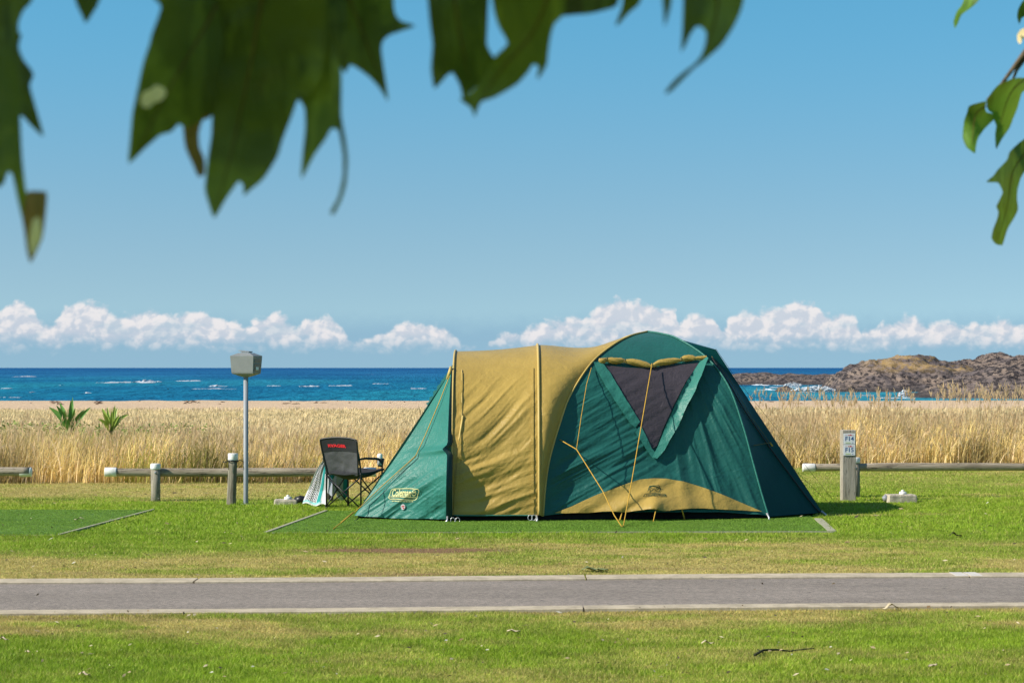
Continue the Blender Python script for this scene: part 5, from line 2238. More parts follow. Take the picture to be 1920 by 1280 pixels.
mw = simple('white_badge', (.62, .60, .62), .6, .2, 40, .2, .05, .001)
bd = [(756.5 + 4.3 * math.cos(a), 949.5 + 5.6 * math.sin(a)) for a in np.linspace(0, 2 * math.pi, 16)[:-1]]
px_print([(np.array([(756.5, 949.5)] + bd), [(0, i + 1, (i + 1) % 15 + 1) for i in range(15)])], .014, mw, 'badge', pl_, ls)
px_print([line_px([(754, 948), (759, 947.5)], 1.3), line_px([(756.5, 950.5), (758.5, 952.5)], 2.2)], .018, M_RED, 'badge_mark', pl_, ls)
# dark strip closing the gap under the porch hem
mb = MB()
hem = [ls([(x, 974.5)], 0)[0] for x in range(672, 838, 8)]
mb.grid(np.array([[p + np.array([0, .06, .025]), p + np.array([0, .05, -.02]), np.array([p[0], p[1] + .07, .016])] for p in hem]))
mb.build('hem_gap_strip', M_DARKFLOOR, pl_)
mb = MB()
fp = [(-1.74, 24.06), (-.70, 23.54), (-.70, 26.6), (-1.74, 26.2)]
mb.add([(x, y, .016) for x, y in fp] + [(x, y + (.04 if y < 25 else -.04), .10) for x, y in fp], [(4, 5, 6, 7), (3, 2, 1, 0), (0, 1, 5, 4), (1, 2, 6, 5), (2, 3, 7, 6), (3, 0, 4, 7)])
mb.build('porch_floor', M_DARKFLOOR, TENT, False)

# --- right porch
RT = at(1342, 655, 24.75)
RJ = at(1292, 646, 25.25)
RE = np.array([3.585, 24.62, 0.03])
REb = np.array([3.55, 26.2, 0.03])
RTb = RT + np.array([0, 1.3, -.02])


def right_face(U, V_):
    n = len(PR) - 1
    vt = V_ * .80
    A = np.stack([np.interp(vt * n, np.arange(n + 1), PR[:, k]) for k in range(3)], -1)
    # outer edge: ground E up to T
    B = RE[None, None] * (1 - V_[..., None]) + RT[None, None] * V_[..., None]
    # edge silhouette bows very slightly
    B = B + np.stack([-.02 * np.sin(np.pi * V_), 0 * V_, .03 * np.sin(np.pi * V_)], -1)
    P = A * (1 - U[..., None]) + B * U[..., None]
    P[..., 1] += .05 * np.sin(np.pi * U) * np.sin(np.pi * V_)
    return P


rp_, RG, RN = sheet('porch', right_face, 80, 120, M_TEAL_SHADED, TENT, lambda U, V_, G: .004 * (fbm(G[..., 0] * 5, G[..., 2] * 3, 3, 81) - .5), (.5, -1, .3), 'teal right porch with shade put into its darker colour')
rs_ = sampler(RG, RN)
jn = len(PR) - 1
Ptop = np.array([np.interp(.80 * jn, np.arange(jn + 1), PR[:, k]) for k in range(3)])
tri_face('porch_top', Ptop, RT, PR[-6], M_TEAL_SHADED, rp_, out=(0, 0, 1), sag=.0)
tri_face('porch_top', PR[-6], RT, RTb, M_TEAL_SHADED, rp_, out=(0, 0, 1), sag=.0)
tri_face('porch_side', RT, RE, REb, M_TEAL_SHADED, rp_, out=(1, 0, .5))
tri_face('porch_side', RT, REb, RTb, M_TEAL_SHADED, rp_, out=(1, 0, .5))
tri_face('porch_side', RTb, REb, (2.85, 26.5, .03), M_TEAL_SHADED, rp_, out=(0, 1, .5))
tri_face('porch_side', RTb, (2.85, 26.5, .03), PRb[int(len(PRb) * .8)], M_TEAL_SHADED, rp_, out=(0, 1, .5), sag=0)
# black seam / zip with cords down the porch
mb = MB()
zp = [(1334, 672), (1352, 700), (1370, 728), (1390, 762), (1410, 793), (1430, 822), (1446, 845), (1466, 872), (1487, 900), (1508, 928), (1530, 955), (1539, 963)]
mb.tube([tuple(p) for p in catmull(rs_(zp, .012), 60)], .008, 6)
mb.build('zip', M_TUBE, rp_)
mb = MB()
mb.tube([tuple(p) for p in catmull(rs_([(1333, 669), (1350, 691), (1368, 716), (1385, 745), (1408, 784), (1431, 815), (1441, 830)], .012), 40)], .003, 6)
mb.build('cord', M_ROPED, rp_)
mb = MB()
mb.tube([tuple(rs_([(1410, 836)], .02)[0]), tuple(rs_([(1428, 833.5)], .035)[0]), tuple(rs_([(1441, 832)], .03)[0])], .004, 6)
mb.build('cord', M_ROPED, rp_)
mb = MB()
mb.tube([tuple(rs_([(1441, 831)], .02)[0]), tuple(rs_([(1445, 838)], .03)[0])], [.012, .008], 6)
mb.build('cord_clip', M_ROPE, rp_)
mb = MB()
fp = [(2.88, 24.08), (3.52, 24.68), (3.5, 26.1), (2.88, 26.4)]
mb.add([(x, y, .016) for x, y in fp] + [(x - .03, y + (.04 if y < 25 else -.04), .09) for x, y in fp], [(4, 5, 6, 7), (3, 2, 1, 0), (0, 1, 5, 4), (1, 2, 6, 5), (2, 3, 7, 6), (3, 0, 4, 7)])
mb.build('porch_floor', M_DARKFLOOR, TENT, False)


# --- guy ropes, pegs
def rope(pts_, r=.0045, mat=M_ROPE, sagz=0.0):
    P = [np.array(p, float) for p in pts_]
    out = []
    for a, b in zip(P[:-1], P[1:]):
        for q in np.linspace(0, 1, 9)[:-1]:
            out.append(a + (b - a) * q - np.array([0, 0, sagz * math.sin(math.pi * q)]))
    out.append(P[-1])
    mb = MB()
    mb.tube(out, r, 6)
    return mb.build('guy_rope', mat, TENT)


peg = lambda px, py: np.array(gp(px, py)) + np.array([0, 0, .012])
pgC = peg(1166, 989)
tipV = fs([(1220, 692)], .10)[0]
rope([tipV, at(1184, 905, 23.12), at(1169, 985, 22.7), pgC], .0055)
tn = at(1050, 824, 23.82)
jn_ = at(1081, 842, 23.55)
rope([tn, jn_, at(1130, 920, 23.05), at(1152, 966, 22.80), pgC], .0055)
rope([fs([(1108, 692)], .03)[0], at(1100, 720, 24.0), at(1090, 780, 23.75), jn_], .004)
rope([at(1161, 975, 22.95), at(1166, 962, 23.2), at(1163, 974, 22.9)], .005)
rope([fs([(1228, 962)], .06)[0], peg(1225, 979)], .006)
rope([fs([(1277, 957)], .03)[0], at(1284, 974, 23.75)], .008)
pgL = peg(625, 993)
rope([ls([(846, 706)], .02)[0], ls([(828, 755)], .03)[0], ls([(800, 820)], .03)[0], ls([(783, 856)], .03)[0]], .005, M_ROPE)
rope([ls([(783, 856)], .03)[0], ls([(720, 916)], .05)[0], at(668, 957, 23.7), pgL], .005, M_ROPE)
rope([ls([(783, 857)], .028)[0], ls([(722, 917)], .03)[0], ls([(690, 945)], .03)[0], at(655, 966, 23.85)], .004, M_ROPED)
mb = MB()
mb.tube([at(663, 960, 23.15), at(640, 979, 22.78)], .008, 6)
mb.build('rope_tensioner', M_ROPE, TENT)
rope([RT + np.array([0, 0, .01]), at(1380, 709, 25.35), peg(1574, 954)], .0022, M_ROPED)
rope([at(1441, 832, 24.95), at(1512, 902, 25.0), peg(1568, 957)], .0022, M_ROPED)
# dark tie-out tab at the left pole with its little shadow pocket painted in as dark cloth
mb = MB()
tb = at(1049, 822, 23.9)
mb.add([tb + np.array([-.012, -.03, .03]), tb + np.array([0, -.035, -.02]), tb + np.array([.08, .03, -.055]), tb + np.array([.085, .05, .0])], [(0, 1, 2, 3)])
mb.add([tb + np.array([-.012, -.026, .03]), tb + np.array([0, -.031, -.02]), tb + np.array([.08, .034, -.055]), tb + np.array([.085, .054, .0])], [(3, 2, 1, 0)])
mb.build('tie_out_tab_and_shadow', M_TEALD, TENT)
for (a, b) in (((839, 968), (836, 979)), ((1006, 966), (1006, 978)), ((1438, 962), (1442, 975)), ((1540, 958), (1550, 967)), ((672, 971), (663, 977))):
    Yp = CAM_Z * F / (b[1] - HOR)
    mb = MB()
    p0, p1 = at(a[0], a[1], Yp + .05), np.array(gp(*b)) + np.array([0, 0, .0])
    mb.tube([p0, p0 * .4 + p1 * .6 + np.array([.01, 0, 0]), p1], [.012, .009, .014] if a[0] != 672 else [.006, .006, .006], 7)
    mb.build('peg_strap', M_STEEL if a[0] != 672 else M_TUBE, TENT)
for q in ((849, 976), (858, 976), (994, 971), (1001, 971)):
    c_ = at(q[0], q[1] - 1, 23.45)
    mb = MB()
    mb.tube([c_ + np.array([.024 * math.cos(a), 0, .030 * math.sin(a)]) for a in np.linspace(0, 2 * math.pi, 18)], .004, 6)
    mb.build('ring', M_STEEL, TENT)
# teal piping on the tunnel hem
mb = MB()
mb.tube([tun_s([(x, 966.0)], .012)[0] for x in range(850, 1004, 8)], .007, 6)
mb.build('hem_piping', M_TEALL, tun)

# ================================================================== DEBRIS ON THE LAWN
M_LEAFP = simple('pale_dead_leaf', (0.55, 0.46, 0.30), .8, .15, 25, .35, .5, .003)
M_LEAFG = simple('olive_dead_leaf', (0.20, 0.24, 0.10), .8, .15, 25, .35, .5, .003)
M_LEAFD = simple('dark_dead_leaf', (0.06, 0.05, 0.03), .8, .15, 25, .35, .5, .003)
M_STICK = simple('dark_stick', (0.05, 0.055, 0.03), .9, .1, 25, .4, .6, .004)


def small_leaf(px, py, Lpx, wpx, rise, mat, label, ang=0.0, curl=.3, cat='leaf', name='fallen_leaf', group=None):
    x, y, _ = gp(px, py)
    s_ = y / F
    L, w = Lpx * s_, wpx * s_
    n, m = 14, 7
    G = np.zeros((n, m, 3))
    ca, sa = math.cos(ang), math.sin(ang)
    for i in range(n):
        q = i / (n - 1)
        hw = w * (math.sin(math.pi * q) ** .7 + .03) * (1 + .22 * math.sin(q * 19 + px))
        for j in range(m):
            r_ = (j / (m - 1) - .5) * 2
            lx = (q - .5) * L
            ly = r_ * hw * 1.6
            z = .022 + rise * s_ * math.sin(math.pi * q) * (.5 + .5 * math.sin(q * 5 + px)) + curl * hw * r_ * r_ + .004 * math.sin(11 * q + 3 * r_)
            G[i, j] = (x + lx * ca - ly * sa, y + lx * sa * 3 + ly * ca, z)
    mb = MB()
    mb.grid(G)
    mb.grid((G - np.array([0, 0, .0012]))[::-1])
    return mb.lone(name, mat, label, cat, group=group)


small_leaf(1670, 1146, 32, 5, 8, M_LEAFP, 'pale tan curled dead leaf lying beside the near kerb of the path', .1, group='fallen leaves on the lawn')
small_leaf(1327, 1212, 26, 4, 8, M_LEAFP, 'whitish folded dead leaf on the foreground grass left of the stick', .12, group='fallen leaves on the lawn')
small_leaf(1749, 1254, 24, 3.5, 4, M_LEAFP, 'narrow slanting pale leaf on the foreground grass right of the stick', .35, group='fallen leaves on the lawn')
small_leaf(963, 1189, 26, 4, 5, M_LEAFP, 'pale bleached dead leaf on a bare patch of grass below the path', .0, group='fallen leaves on the lawn')
small_leaf(1792, 1008, 22, 4, 9, M_LEAFD, 'dark curled dead leaf on the grass below the right concrete block', -.05, .5, group='fallen leaves on the lawn')
small_leaf(148, 977, 18, 2.6, 5, M_LEAFP, 'small pale dead leaf lying on the left turf mat', .0, group='fallen leaves on the lawn')
small_leaf(158, 1271, 22, 4, 5, M_LEAFP, 'whitish dead leaf near the bottom left corner of the lawn', -.05, group='fallen leaves on the lawn')
small_leaf(6, 1205, 20, 3, 3, M_LEAFP, 'pale sliver of dead leaf cut by the left edge of the picture', 0, group='fallen leaves on the lawn')
small_leaf(52, 1228, 10, 4, 3, M_LEAFP, 'tiny pale yellow dead leaf on the foreground grass at the far left', 0, group='fallen leaves on the lawn')
small_leaf(1107, 1072, 34, 10, 4, M_LEAFG, 'large crumpled olive leaf lying beside the crack of the far kerb', .05, .25, group='fallen leaves on the lawn')
small_leaf(1127, 1073, 28, 8, 4, M_LEAFG, 'smaller drooping olive leaf touching the crumpled one by the far kerb', -.04, .25, group='fallen leaves on the lawn')
for (px, py, r_) in ((365, 1107, 2.2), (387, 1090.5, 3), (1173, 1124, 2.4), (1094, 1129, 1.8), (1650, 1085, 2.4), (695, 1088, 3.0), (347, 1135, 1.5), (1365, 1120, 1.6)):
    pass
x, y, _ = gp(1415, 1235)
pts_ = [gp(1415, 1236), gp(1432, 1230), gp(1455, 1224), gp(1480, 1222), gp(1505, 1222), gp(1527, 1225)]
mb = MB()
mb.tube([(a, b + .03 * math.sin(i * 1.7), .022 + .012 * math.sin(i * 1.3 + .5)) for i, (a, b, c_) in enumerate(pts_)], [.009, .007, .006, .005, .004, .003], 8)
p0 = gp(1432, 1230)
mb.tube([(p0[0], p0[1], .02), (p0[0] - .03, p0[1] + .06, .035)], [.006, .003], 6)
mb.lone('stick', M_STICK, 'thin dark crooked stick lying on the foreground grass at the right', 'stick')


# scattered bits of leaf and twig
n = 520
py_ = rng.uniform(925, 1279, n) ** 1.0
px_ = rng.uniform(0, 1920, n)
yy = CAM_Z * F / (py_ - HOR)
xx = (px_ - 960) * yy / F
pd = path_d(xx, yy)
kk = ((pd < 14.8) | (pd > 17.25)) & ~((mat_zone(xx, yy)) & (xx > -2.6)) | (rng.random(n) < .05)
xx, yy = xx[kk], yy[kk]
n = len(xx)
an = rng.uniform(0, 6.28, n)
L = rng.uniform(.006, .028, n) * (yy / 16)
zl = rng.uniform(.022, .038, n)
ex = np.stack([np.cos(an), np.sin(an), rng.uniform(-.3, .5, n)], 1) * L[:, None]
sd = np.stack([-np.sin(an), np.cos(an), 0 * an + .3], 1) * (L * rng.uniform(.2, .5, n))[:, None]
Pc = np.stack([xx, yy, zl], 1)
V = np.stack([Pc - ex, Pc + sd + np.array([0, 0, .004]), Pc + ex, Pc - sd], 1).reshape(-1, 3)
pal = np.array([[.62, .52, .34], [.50, .38, .22], [.10, .08, .05], [.30, .20, .10], [.70, .66, .55]])
cc_ = pal[rng.choice(5, n, p=[.28, .2, .3, .14, .08])]
o = mk('leaf_litter', V, np.arange(4 * n).reshape(n, 4), M_REED, None, False, col=np.repeat(cc_, 4, 0))
tag(o, 'small scraps of dry leaf and twig scattered over the lawn', 'litter', None, 'stuff')

# ================================================================== OVERHANGING TREES
def leaf_mat(name, a, b, tr):
    m, t = new_mat(name)
    p = t.obj()
    n1 = t.noise(p, 9.0, 4, 0.6)
    n2 = t.noise(t.mapv(p, (30, 30, 8)), 1.0, 4, 0.6)
    spots = t.smooth(t.noise(p, 38.0, 3, 0.6), 0.70, 0.78)
    c = t.mix(t.smooth(n1, .35, .65), a, b)
    c = t.mix(t.smooth(n2, .55, .7), c, tuple(x * .75 for x in a))
    c = t.mix(t.m('MULTIPLY', spots, .35), c, (0.16, 0.10, 0.03))
    big = t.noise(p, 5.5, 4, 0.6, 0.6)
    c = t.mix(t.smooth(big, .52, .66), c, tuple(x * 1.9 for x in b))
    c = t.mix(t.m('MULTIPLY', t.smooth(big, .42, .30), .6), c, (0.075, 0.045, 0.015))
    st = t.noise(t.mapv(p, (55, 10, 10), rot=(0, .5, 0)), 1.0, 2, .5)
    c = t.mix(t.m('MULTIPLY', t.smooth(st, .57, .62), .35), c, tuple(x * 2.2 for x in b))
    nb = t.bump(n2, .4, .003)
    t.l.new(t.addmix(tr, t.principled(c, .5, .25, nb), t.trans(t.mix(0.5, c, (0.22, 0.27, 0.02)), nb)), t.out.inputs[0])
    return m


M_LF = leaf_mat('dark_green_leaf', (0.056, 0.078, 0.014), (0.105, 0.125, 0.018), .30)
M_LF2 = leaf_mat('olive_leaf', (0.11, 0.15, 0.020), (0.17, 0.19, 0.026), .35)
M_LFB = leaf_mat('bright_leaf', (0.045, 0.105, 0.014), (0.085, 0.165, 0.022), .35)
M_LFBR = leaf_mat('brown_leaf', (0.20, 0.09, 0.035), (0.28, 0.15, 0.05), .30)
M_LFT = simple('withered_tip_and_sun_spot', (0.95, 0.76, 0.42), 0.7, 0.2, 40, 0.25, 0.3, 0.002)  # also the painted spot of sunlight on the big leaf
M_BARK = simple('bark', (0.16, 0.12, 0.08), .95, .1, 8, .5, 1.0, .02)
M_VEIN = simple('leaf_vein', (0.16, 0.10, 0.03), .7, .2, 20, .3, .2, .001)


def smooth_poly(poly, k=3):
    """soften an outline but keep the sharp lobes"""
    out = []
    n = len(poly)
    P = [np.array(p, float) for p in poly]
    for i in range(n):
        p0, p1, p2, p3 = P[i - 1], P[i], P[(i + 1) % n], P[(i + 2) % n]
        for q in range(k):
            u = q / k
            lin_ = p1 + (p2 - p1) * u
            cm_ = 0.5 * ((2 * p1) + (-p0 + p2) * u + (2 * p0 - 5 * p1 + 4 * p2 - p3) * u * u + (-p0 + 3 * p1 - 3 * p2 + p3) * u ** 3)
            out.append(tuple(lin_ * .45 + cm_ * .55))
    return out


def big_leaf(poly, depth, mat, parent, bend=.03, tilt=(0, 0), holes=(), vein=None, seed=0, label=None, step=14):
    v2, tr = poly_fill(smooth_poly(poly), step, holes)
    c_ = v2.mean(0)
    ext = max(v2[:, 0].max() - v2[:, 0].min(), 60)
    exy = max(v2[:, 1].max() - v2[:, 1].min(), 60)
    u = (v2[:, 0] - c_[0]) / ext
    w = (v2[:, 1] - c_[1]) / exy
    dd = depth + tilt[0] * u + tilt[1] * w + bend * (np.cos(u * 3.0 + seed) + .6 * np.sin(w * 4 + seed * 2) + .5 * (fbm(v2[:, 0] * .02, v2[:, 1] * .02, 2, seed) - .5))
    P = np.stack([(v2[:, 0] - 960) * dd / F, dd, CAM_Z - (v2[:, 1] - HOR) * dd / F], 1)
    o = mk('leaf', P, [tuple(f) for f in tr], mat, parent)
    if label:
        o['label'] = label
    if vein:
        q = catmull(vein, 14)
        uu_, ww_ = (q[:, 0] - c_[0]) / ext, (q[:, 1] - c_[1]) / exy
        d2 = depth + tilt[0] * uu_ + tilt[1] * ww_ + bend * (np.cos(uu_ * 3.0 + seed) + .6 * np.sin(ww_ * 4 + seed * 2) + .5 * (fbm(q[:, 0] * .02, q[:, 1] * .02, 2, seed) - .5)) - .0015
        mb = MB()
        mb.tube([at(a, b, d_) for (a, b), d_ in zip(q, d2)], [.0016 * (1 - .8 * k / 13) for k in range(14)], 6)
        mb.build('leaf_vein', M_VEIN, o)
    return o


def limb(mb, pts_, r0, r1, n=14):
    P = catmull(pts_, n)
    mb.tube([tuple(p) for p in P], [r0 + (r1 - r0) * i / (n - 1) for i in range(n)], 10)


def crown(center, rad, n, size, mat, parent, keep):
    """leaf-sized faces grouped in clumps through the crown volume"""
    cl = rng.normal(0, .45, (n // 40, 3)) * rad
    P = cl[rng.integers(0, len(cl), n)] + rng.normal(0, .11, (n, 3)) * rad * .9 + center
    P = P[keep(P)]
    n = len(P)
    d1 = rng.normal(0, 1, (n, 3))
    d1[:, 2] -= .8
    d1 /= np.linalg.norm(d1, axis=1, keepdims=True)
    d2 = np.cross(d1, rng.normal(0, 1, (n, 3)))
    d2 /= np.linalg.norm(d2, axis=1, keepdims=True)
    s_ = size * rng.uniform(.6, 1.3, (n, 1))
    # pointed leaf with two side lobes
    shp = [(0, 0), (.25, .28), (.12, .16), (.62, .34), (.55, .14), (1, 0), (.55, -.14), (.62, -.34), (.12, -.16), (.25, -.28)]
    V_ = np.stack([P + d1 * s_ * a + d2 * s_ * b for a, b in shp], 1).reshape(-1, 3)
    b_ = np.arange(n)[:, None, None] * 10
    Fq = np.array([[0, 1, 2], [2, 3, 4], [4, 5, 6], [6, 7, 8], [8, 9, 0], [0, 2, 4], [0, 4, 6], [0, 6, 8]])[None]
    return mk('crown', V_, (b_ + Fq).reshape(-1, 3), mat, parent, False)


def above_frame(P):
    """nothing of the crown hangs into the view"""
    lim = CAM_Z + (HOR + 70) / F * np.maximum(P[:, 1], 0.3) + .12
    out_side = np.abs(P[:, 0]) > .255 * np.maximum(P[:, 1], .1) + .35
    return (P[:, 2] > lim) | (out_side & (P[:, 2] > 2.2))


# --- left tree: trunk stands outside the frame, its boughs reach over it
T1 = thing('shade_tree', 'dark leafy bough with large lobed leaves hanging across the top left of the view', 'tree', (-2.2, 1.6, 0))
mb = MB()
limb(mb, [(-2.2, 1.6, -.1), (-2.18, 1.6, 1.2), (-2.1, 1.7, 2.4), (-1.95, 1.8, 3.6), (-1.9, 1.7, 4.8)], .16, .07, 18)
mb.build('trunk', M_BARK, T1)
for P_, a, b in (([(-2.12, 1.68, 2.25), (-1.6, 1.95, 2.62), (-.9, 2.15, 2.62), (-.2, 2.2, 2.45), (.35, 2.25, 2.32)], .05, .008),
                 ([(-2.0, 1.75, 3.2), (-1.2, 2.2, 3.5), (-.2, 2.4, 3.6), (.6, 2.2, 3.5)], .05, .012),
                 ([(-2.0, 1.75, 3.0), (-2.6, 1.2, 3.6), (-3.3, .8, 3.9)], .05, .015),
                 ([(-1.0, 2.13, 2.62), (-.8, 2.2, 2.45), (-.56, 2.18, 2.22)], .014, .004),
                 ([(-.75, 2.16, 2.6), (-.5, 2.2, 2.4), (-.38, 2.2, 2.2)], .014, .004),
                 ([(-.3, 2.2, 2.48), (-.2, 2.2, 2.3), (-.1, 2.2, 2.14)], .010, .003),
                 ([(-.1, 2.2, 2.42), (.0, 2.2, 2.3), (.05, 2.2, 2.16)], .010, .003),
                 ([(.2, 2.23, 2.36), (.22, 2.2, 2.25), (.22, 2.2, 2.12)], .008, .003)):
    mb = MB()
    limb(mb, P_, a, b)
    mb.build('branch', M_BARK, T1)
crown(np.array([-1.9, 1.3, 3.9]), np.array([2.3, 1.7, 1.3]), 9000, .17, M_LF, T1, above_frame)

LV = []
# far left cluster
big_leaf([(-60, -60), (62, -60), (61, 0), (44, 20), (35, 42), (35, 60), (40, 66), (35, 89), (44, 112), (58, 130), (63, 141), (60, 150), (56, 162), (68, 205), (82, 256), (60, 238), (36, 216), (30, 300), (16, 318), (2, 350), (-60, 330)], 2.20, M_LF, T1, .02, seed=1)
big_leaf([(-40, 60), (20, 90), (38, 170), (38, 220), (42, 300), (50, 366), (57, 400), (50, 425), (42, 412), (33, 375), (23, 328), (14, 323), (-10, 340), (-50, 200)], 2.16, M_LF2, T1, .015, seed=2)
big_leaf([(50, 361), (66, 358), (88, 361), (86, 400), (80, 445), (66, 478), (57, 493), (50, 470), (45, 430), (42, 410)], 2.15, M_LFBR, T1, .008, seed=3, step=8, label='brown withered leaf tip')
big_leaf([(62, 412), (74, 408), (78, 440), (68, 468), (58, 480), (54, 450)], 2.138, M_LFT, T1, .004, seed=3, step=8, label='pale dry leaf tip')
big_leaf([(128, -60), (205, -60), (184, 8), (172, 28), (161, 44), (152, 26), (142, 4)], 2.25, M_LF, T1, .01, seed=4)
# big left leaf
big_leaf([(255, -60), (470, -60), (480, 120), (430, 200), (398, 218), (384, 214), (376, 228), (350, 240), (335, 233), (322, 247), (314, 250), (300, 254), (270, 280), (241, 307), (244, 262), (248, 215), (256, 176), (268, 120), (281, 80), (284, 66), (302, 14), (286, -5)],
         2.22, M_LF, T1, .025, (.05, .08), seed=5, vein=[(430, -40), (380, 60), (310, 180), (258, 285)])
big_leaf([(338, 120), (400, 110), (398, 215), (380, 226), (373, 250), (374, 275), (384, 300), (384, 326), (372, 332), (362, 310), (348, 278), (343, 240)], 2.26, M_LFBR, T1, .01, seed=6, step=10, label='reddish brown leaf behind the big green ones')
# central big hanging leaf
big_leaf([(400, -60), (600, -60), (612, 60), (600, 150), (569, 190), (558, 188), (548, 216), (530, 262), (522, 290), (508, 315), (492, 338), (470, 356), (457, 367), (456, 348), (448, 340), (440, 350), (422, 376), (402, 409), (392, 385), (384, 356), (386, 330), (389, 300), (396, 255), (398, 216), (410, 160), (420, 60)],
         2.17, M_LF, T1, .03, (-.04, .06), seed=7, vein=[(500, -50), (480, 60), (470, 120), (440, 260), (405, 395)])
# its right lobes
big_leaf([(520, -40), (640, -20), (652, 60), (640, 110), (628, 142), (634, 190), (637, 240), (634, 244), (622, 241), (610, 262), (590, 290), (565, 336), (567, 290), (572, 244), (571, 204), (562, 188), (545, 140)], 2.20, M_LF2, T1, .02, (.03, -.03), seed=8)
big_leaf([(618, 60), (640, 130), (640, 215), (648, 262), (652, 300), (649, 345), (640, 375), (626, 402), (619, 398), (634, 370), (643, 330), (643, 290), (636, 250), (628, 215), (622, 150)], 2.15, M_LF, T1, .006, seed=9, step=8)
big_leaf([(586, -60), (745, -60), (738, 0), (741, 26), (752, 40), (779, 49), (748, 60), (731, 66), (719, 76), (715, 92), (720, 130), (728, 190), (712, 166), (694, 146), (670, 128), (656, 122), (648, 138), (640, 128), (628, 105), (606, 92), (590, 60), (570, 20)], 2.24, M_LF, T1, .02, (.04, .03), seed=10, vein=[(640, -40), (680, 60), (722, 170)])
big_leaf([(470, -60), (540, -60), (533, -5), (548, 22), (566, 40), (588, 52), (600, 90), (560, 110), (500, 60)], 2.27, M_LF, T1, .012, seed=11)
# middle leaf pair
big_leaf([(798, -60), (920, -60), (916, 0), (914, 50), (913, 84), (922, 102), (926, 112), (904, 150), (880, 175), (868, 184), (862, 160), (849, 137), (838, 142), (826, 156), (814, 166), (808, 130), (811, 84), (806, 45), (802, 0)], 2.20, M_LF, T1, .02, (.03, .05), seed=12, vein=[(850, -50), (858, 40), (880, 150)])
big_leaf([(925, -60), (1066, -60), (1060, 0), (1057, 28), (1040, 45), (1033, 66), (1028, 100), (1026, 120), (1018, 136), (1007, 150), (1008, 136), (1010, 126), (1000, 121), (990, 136), (972, 156), (954, 168), (925, 184), (903, 191), (896, 204), (890, 220), (884, 204), (870, 193), (862, 186), (880, 176), (905, 148), (926, 108), (952, 82), (935, 50), (925, 15)],
         2.14, M_LF2, T1, .025, (-.05, .05), seed=13, vein=[(1040, -40), (1000, 60), (940, 130), (893, 205)])
big_leaf([(1000, -60), (1165, -60), (1158, 8), (1140, 18), (1107, 26), (1080, 28), (1056, 30), (1020, 20)], 2.24, M_LF, T1, .012, seed=14)
big_leaf([(1165, -40), (1210, -40), (1200, 6), (1180, 24), (1160, 46), (1154, 47), (1164, 20), (1168, 0)], 2.28, M_LF2, T1, .01, seed=15, step=9)
big_leaf([(1240, -40), (1262, -40), (1258, 10), (1252, 34), (1246, 50), (1244, 20)], 2.05, M_LF, T1, .005, seed=16, step=8)
# right hand leaf of the left bough
big_leaf([(1281, -60), (1398, -60), (1392, 12), (1376, 50), (1354, 84), (1330, 106), (1316, 118), (1302, 128), (1280, 150), (1258, 172), (1246, 176), (1258, 158), (1276, 140), (1300, 122), (1314, 106), (1322, 84), (1324, 62), (1316, 52), (1306, 50), (1294, 66), (1286, 84), (1277, 98), (1279, 60), (1281, 0)], 2.18, M_LF, T1, .016, (.03, .04), seed=17, step=10, vein=[(1340, -50), (1345, 20), (1325, 90)])
# spot of sunlight, painted in as a pale patch over the leaf
big_leaf([(262, 186), (270, 172), (282, 168), (292, 159), (308, 165), (312, 176), (303, 188), (290, 193), (277, 203), (266, 199)], 2.185, M_LFT, T1, .002, seed=3, step=8, label='pale patch painted as a spot of sunlight on the leaf')

# --- right tree, farther off and in sharper focus
T2 = thing('shade_tree', 'brighter green drooping leaves on a thin twig at the upper right edge', 'tree', (2.6, 5.2, 0))
mb = MB()
limb(mb, [(2.6, 5.2, -.1), (2.6, 5.2, 1.5), (2.65, 5.1, 3.0), (2.6, 5.0, 4.2)], .14, .06, 18)
mb.build('trunk', M_BARK, T2)
for P_, a, b in (([(2.62, 5.15, 2.6), (2.1, 5.0, 2.95), (1.5, 4.9, 2.85), (1.22, 4.9, 2.5), (1.17, 4.9, 2.38), (1.1, 4.88, 2.32)], .035, .0035),
                 ([(1.5, 4.9, 2.85), (1.32, 4.95, 2.55), (1.24, 4.95, 2.25)], .014, .004),
                 ([(2.1, 5.0, 2.95), (1.5, 5.0, 2.9), (1.08, 5.0, 2.68)], .014, .004)):
    mb = MB()
    limb(mb, P_, a, b)
    mb.build('branch', M_BARK, T2)
crown(np.array([3.0, 4.6, 4.0]), np.array([1.3, 1.3, 1.0]), 2500, .17, M_LFB, T2, lambda P: above_frame(P) & (P[:, 0] > 1.5))
dR = 4.9
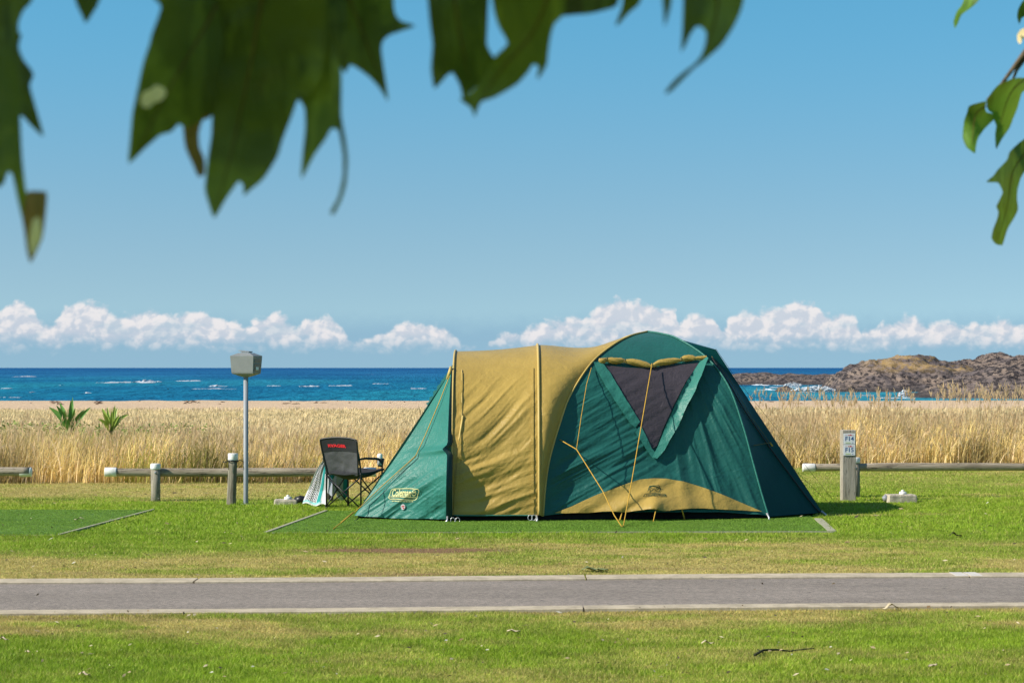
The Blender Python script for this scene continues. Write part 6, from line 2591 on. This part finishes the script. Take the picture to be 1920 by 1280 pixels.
big_leaf([(1800, -40), (1850, -40), (1836, 0), (1821, 15), (1803, 28), (1797, 42), (1790, 54), (1788, 40), (1794, 22), (1803, 10), (1808, -5)], dR, M_LFB, T2, .03, seed=21, step=8)
big_leaf([(1920, 146), (1908, 146), (1893, 150), (1880, 156), (1870, 161), (1859, 174), (1850, 190), (1852, 206), (1862, 214), (1864, 226), (1868, 236), (1866, 250), (1866, 264), (1868, 280), (1878, 262), (1893, 240), (1900, 222), (1908, 203), (1916, 175), (1935, 158), (1950, 140)], dR, M_LFB, T2, .04, (.1, .05), seed=22, step=8, vein=[(1935, 140), (1895, 175), (1870, 255)])
big_leaf([(1850, 190), (1834, 193), (1817, 199), (1813, 212), (1808, 225), (1806, 240), (1805, 259), (1812, 276), (1828, 288), (1830, 275), (1834, 259), (1846, 242), (1856, 232), (1864, 224), (1862, 214), (1850, 210), (1847, 200)], dR - .02, M_LFB, T2, .03, (-.06, .06), seed=23, step=8, vein=[(1852, 198), (1830, 215), (1822, 270)])
big_leaf([(1960, 240), (1920, 261), (1906, 272), (1893, 285), (1888, 300), (1870, 319), (1862, 330), (1849, 341), (1860, 342), (1872, 343), (1880, 360), (1874, 375), (1868, 387), (1872, 398), (1869, 412), (1862, 430), (1859, 446), (1866, 457), (1879, 460), (1884, 446), (1890, 428), (1902, 408), (1909, 392), (1907, 374), (1908, 356), (1914, 334), (1925, 318), (1960, 300)], dR, M_LFB, T2, .04, (.08, .1), seed=24, step=8, vein=[(1940, 265), (1900, 320), (1890, 380), (1872, 450)])
big_leaf([(1935, -10), (1918, 2), (1909, 18), (1907, 32), (1911, 46), (1916, 34), (1930, 26)], dR + .1, M_LFB, T2, .01, seed=25, step=6)
big_leaf([(1930, 50), (1914, 56), (1907, 66), (1908, 78), (1913, 83), (1919, 72), (1935, 66)], dR + .05, M_LFT, T2, .01, seed=26, step=6, label='pale yellow withered leaf')
mb = MB()
mb.tube([at(1945, 85, dR), at(1920, 112, dR), at(1906, 132, dR), at(1899, 150, dR)], [.005, .005, .004, .003], 8)
mb.tube([at(1899, 150, dR), at(1874, 160, dR), at(1850, 188, dR)], [.003, .0025, .002], 8)
mb.build('twig', M_BARK, T2)
